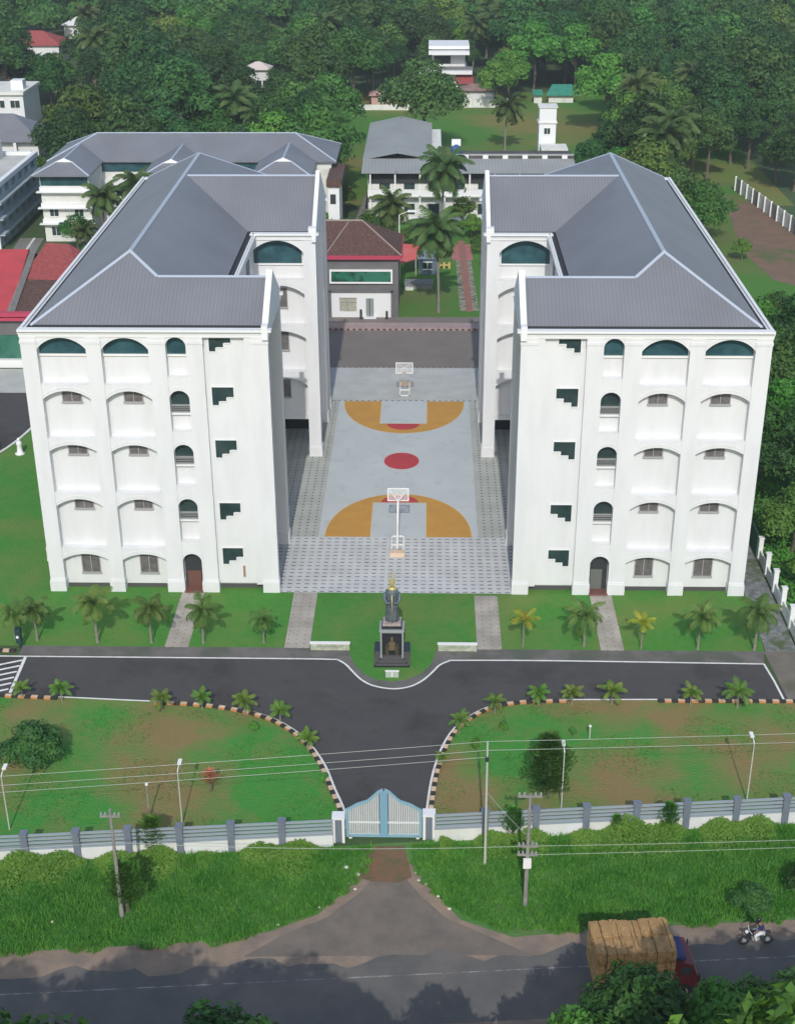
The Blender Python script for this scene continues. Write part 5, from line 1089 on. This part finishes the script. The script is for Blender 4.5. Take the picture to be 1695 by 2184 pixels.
P = np.stack([x, y, g.uniform(.1, 1.3, len(x))*(.6+.4*np.sin(x*1.1))], 1); o = quads_mesh('garden_shrubbery', leaves(P, np.tile([0, -.4, 1.], (len(P), 1)), .16, g, .55), LEAF2); tag(o, 'dense shrubbery filling the back of the rear garden', 'shrubbery', kind='stuff')
# foreground trees south of the road
FT = [tree_proto('roadside_tree', 9.0, 3.2, 18, 15000, .155, LEAF, g, .8, asp=.55, spread=.75), tree_proto('roadside_tree', 9.0, 3.0, 16, 13000, .16, LEAF3, g, .85, asp=.55, spread=.75)]
FTL = [(0, 11.8, -51.0, 1.15, 'leafy roadside tree in the foreground just below the back of the straw lorry'), (1, 15.2, -51.3, 1.15, 'leafy roadside tree in the foreground directly below the red cab'), (0, 18.4, -51.0, 1.16, 'leafy roadside tree in the foreground midway between the lorry and right edge'), (1, 21.6, -50.7, 1.20, 'bright leafy roadside tree second from the bottom right corner'), (0, 25.0, -50.8, 1.25, 'leafy roadside tree at the bottom right corner'), (1, 8.8, -52.6, 1.10, 'lower roadside tree left of the straw lorry at the bottom edge'),
       (0, -6.3, -53.2, 1.16, 'small leafy crown poking up at the bottom edge, left of centre'), (1, 3.2, -54.4, 1.16, 'leafy crown barely showing at the bottom edge beneath the gate')]
for k, x, y, s, lab in FTL: put(FT[k], x, y, s, lab, 'tree')
for x, s in ((-38, 1.75), (-33, 1.8), (-28.5, 1.72), (-24, 1.8), (-19.5, 1.72), (-15.5, 1.76), (-11, 1.70), (-7, 1.78), (-2.6, 1.74), (14.6, 2.2), (18.2, 2.12), (22.2, 2.0), (26.5, 1.95), (31.5, 1.95), (37, 2.0)):
    put(FT[0 if int(abs(x)) % 2 else 1], x, -60.6+(.083*x)*.5-(1.9 if x > 5 else 0), s, 'tall roadside tree outside the frame that shades the public road', 'tree', 'tall roadside trees shading the road')
for x, y, s in ((-36, -66.5, 2.25), (-28, -66, 2.2), (-20, -65.6, 2.2), (-12, -65.2, 2.25), (-4.6, -65, 2.2), (17, -66.5, 2.35), (25, -67, 2.3), (33.5, -67, 2.3)):
    put(FT[int(abs(x)) % 2], x, y, s, 'tall roadside tree outside the frame that shades the public road', 'tree', 'tall roadside trees shading the road')
# shrubs on the front lawns
RB = tree_proto('round_bush', 3.4, 2.4, 12, 6500, .13, LEAFD, g, .75, spread=.6); put(RB, -22.6, -22.6, 1.0, 'large round dark bush on the left front lawn', 'bush')
def column(name, h, r0, n, size, m, rg):
    t = thing(name, None, None, (0, 0, -100)); z = rg.uniform(.05, 1, n); a = rg.uniform(0, 6.283, n); rad = r0*np.sin(np.pi*np.clip(.16+.80*z, 0, 1))**.7*rg.uniform(.25, 1.08, n)*(1+.22*np.sin(a*3+z*9)+.15*np.sin(a*5-z*17))
    P = np.stack([np.cos(a)*rad, np.sin(a)*rad, .7+z*(h-.7)], 1); D = np.stack([np.cos(a), np.sin(a), -np.ones(n)*1.3], 1)
    quads_mesh('crown', leaves(P, D, size, rg, .28, .5), m, t); MB().tube([(0, 0, 0), (0, 0, h*.8)], [.09, .03], 7).build('trunk', BARK, t, local=True); return t
put(column('columnar_tree', 4.9, 1.3, 3400, .18, LEAF, g), 10.0, -25.6, 1, 'dense narrow weeping tree on the right front lawn', 'tree')
put(column('climbing_shrub', 2.6, .75, 1800, .13, LEAF3, g), -13.5, -31.0, 1, 'dark shrub growing over the fence left of the gate', 'shrub'); 
CL = bpy.data.objects['climbing_shrub']; put(CL, 16.9, -28.5, .8, 'green shrub growing over the right fence, middle of three', 'shrub', None); put(CL, 7.6, -29.4, .9, 'green shrub growing over the fence beside the utility pole', 'shrub'); put(CL, 13.8, -28.9, .55, 'small green shrub at the right fence between the other two', 'shrub')
put(CL, -14.0, -36.0, 1.35, 'creeper clad thicket around the left utility pole', 'shrub')
for x, y, s, lab in ((20.5, -35.2, .55, 'dark bush in the verge behind the motorcycle'), (24, -34.5, .8, 'dark bush in the verge at the right edge'), (26, -33.8, .9, 'larger dark bush in the verge, half outside the right edge')): put(RB, x, y, s, lab, 'bush')
ob = column('flowering_shrub', 1.6, .55, 420, .10, leafmat('orange_blossom', (.45, .13, .05), (.6, .3, .15), .1), g); put(ob, -10.9, -25.2, 1, 'thin orange flowering shrub on the left front lawn', 'shrub')
SB = tree_proto('small_bush', 1.0, .6, 6, 700, .07, LEAF3, g, .9)
for x, y, s, lab in ((5.7, -20.5, .9, 'small fresh bush beside the right driveway curve'), (7.6, -18.4, .8, 'small fresh bush on the right lawn near the kerb'), (-9.0, -18.7, .8, 'small pale bush on the left lawn near the kerb'), (12.1, -18.9, .7, 'low dark bush beside the marker post'), (-3.9, -24.2, .8, 'small bush by the left kerb close to the gate')): put(SB, x, y, s, lab, 'bush')

# verge grass, creepers on the fence foot, grass tufts
gg = np.random.default_rng(77)
def blades(P, h, w, rg, spread=.35):
    n = len(P); a = rg.uniform(0, 6.283, n); S = np.stack([np.cos(a), np.sin(a), np.zeros(n)], 1)*(w*rg.uniform(.6, 1.4, n))[:, None]; T = np.stack([rg.normal(size=n)*spread, rg.normal(size=n)*spread, np.ones(n)], 1)*h[:, None]
    return np.stack([P-S, P+S, P+T+S*.25, P+T-S*.25], 1)
def verge_mask(x, y):
    n_edge = fy(x)-.25; v = y-(-40.6+.083*x); s_edge = np.where(x < -6, 3.0, np.where(x > 7.5, 2.75, 3.2)); ok = (y < n_edge) & (v > s_edge-.1+.25*np.sin(x*1.7)+.12*np.sin(x*5.1))
    # entrance funnel
    hw = np.interp(-y, [30.2, 32, 33.6, 35, 36.2, 37.2, 38.2, 39.5], [1.15, 1.2, 1.9, 3.0, 4.4, 6.2, 8.0, 11.0]); cx_ = .45
    ok &= np.abs(x-cx_) > hw+.15*np.sin(y*7)
    return ok
N_ = 230000
x = gg.uniform(-34, 34, N_); y = gg.uniform(-41, -26, N_); k = verge_mask(x, y); x, y = x[k], y[k]
cl = .5+.5*np.sin(x*1.3+2*np.sin(y*.9))*np.sin(y*1.7+x*.4); h = .12+.26*cl*gg.uniform(.5, 1.2, len(x))
o = quads_mesh('verge_grass', blades(np.stack([x, y, np.zeros(len(x))-.0], 1), h, .035, gg, .45), GRASSB); tag(o, 'tall rank green grass covering the roadside verge', 'grass', kind='stuff')
N_ = 60000
x = gg.uniform(-34, 34, N_); d = gg.exponential(.75, N_); y = fy(x)-.22-d; ht = (.55+.38*np.sin(x*.9+1)+.30*np.sin(x*2.3)+.22*np.sin(x*.37+2))*np.exp(-d*.8)*np.where(x > 0, 1.05, .85); k = (ht > .08) & (np.abs(x-.1) > 3.2) & (d < 3); x, y, ht, d = x[k], y[k], ht[k], d[k]
P = np.stack([x, y, ht*gg.uniform(.35, 1.05, len(x))], 1); o = quads_mesh('fence_creeper', leaves(P, np.tile([0, -.5, 1.], (len(P), 1)), .085, gg, .6), LEAF3); tag(o, 'mounded leafy creepers piled against the foot of the front wall', 'creeper', kind='stuff')
N_ = 26000
x = gg.uniform(-30, 32, N_); y = gg.uniform(-31, -15, N_); ky = np.where(x < 0, np.interp(x, [p[0] for p in kL], [p[1] for p in kL]), np.interp(x, [p[0] for p in reversed(kR)], [p[1] for p in reversed(kR)])); k = (y < ky-.6) & (y > fy(x)+.3) & (np.abs(x) > 2.9) & ((np.sin(x*.8+y*.5)+np.sin(y*.9-x*.3)) > .15); x, y = x[k], y[k]
o = quads_mesh('lawn_tufts', blades(np.stack([x, y, np.zeros(len(x))], 1), gg.uniform(.04, .10, len(x)), .045, gg, .9), leafmat('tuft_grass', (0.066, 0.222, 0.033), (0.121, 0.252, 0.044), .05)); tag(o, 'short tufts of rough grass on the front lawns', 'grass', kind='stuff')
# pale litter and stones around the entrance
st = MB(); rl = random.Random(8)
stones = [(2.1, -33.2), (2.5, -33.5), (1.9, -32.6), (-1.4, -32.8), (-1.9, -33.5), (-1.5, -34.0), (-3.4, -35.5), (-2.4, -34.4), (-4.9, -36.2), (3.8, -35.5), (4.7, -35.6), (3.2, -34.5), (-8.1, -35.0), (-18.8, -37.3), (-5.6, -36.9), (-18.0, -36.9), (-2.1, -32.2)]
for i, (x, y) in enumerate(stones):
    r0 = rl.uniform(.06, .13); m_ = MB(); m_.lathe([(r0*.6, .0), (r0, r0*.4), (r0*.8, r0*.9), (r0*.2, r0*1.15)], x, y, 7, sx=rl.uniform(.8, 1.5)); o = m_.build('stone', mat('pale_stone', (.55, .54, .48), .9)); tag(o, 'small pale stone lying at the edge of the entrance apron or verge', 'stone', 'pale stones around the entrance')

# ------------------------------------------------------------------ air
hz = bpy.data.materials.new('haze_air'); hz.use_nodes = True; hn = hz.node_tree; hn.nodes.remove(hn.nodes['Principled BSDF']); pv = hn.nodes.new('ShaderNodeVolumePrincipled'); pv.inputs['Color'].default_value = (.80, .88, .93, 1); pv.inputs['Density'].default_value = .00027; pv.inputs['Anisotropy'].default_value = .2
hn.links.new(pv.outputs[0], hn.nodes['Material Output'].inputs['Volume'])
o = MB().box(-520, 520, -230, 920, -1.2, 60).build('haze', hz); o['kind'] = 'stuff'
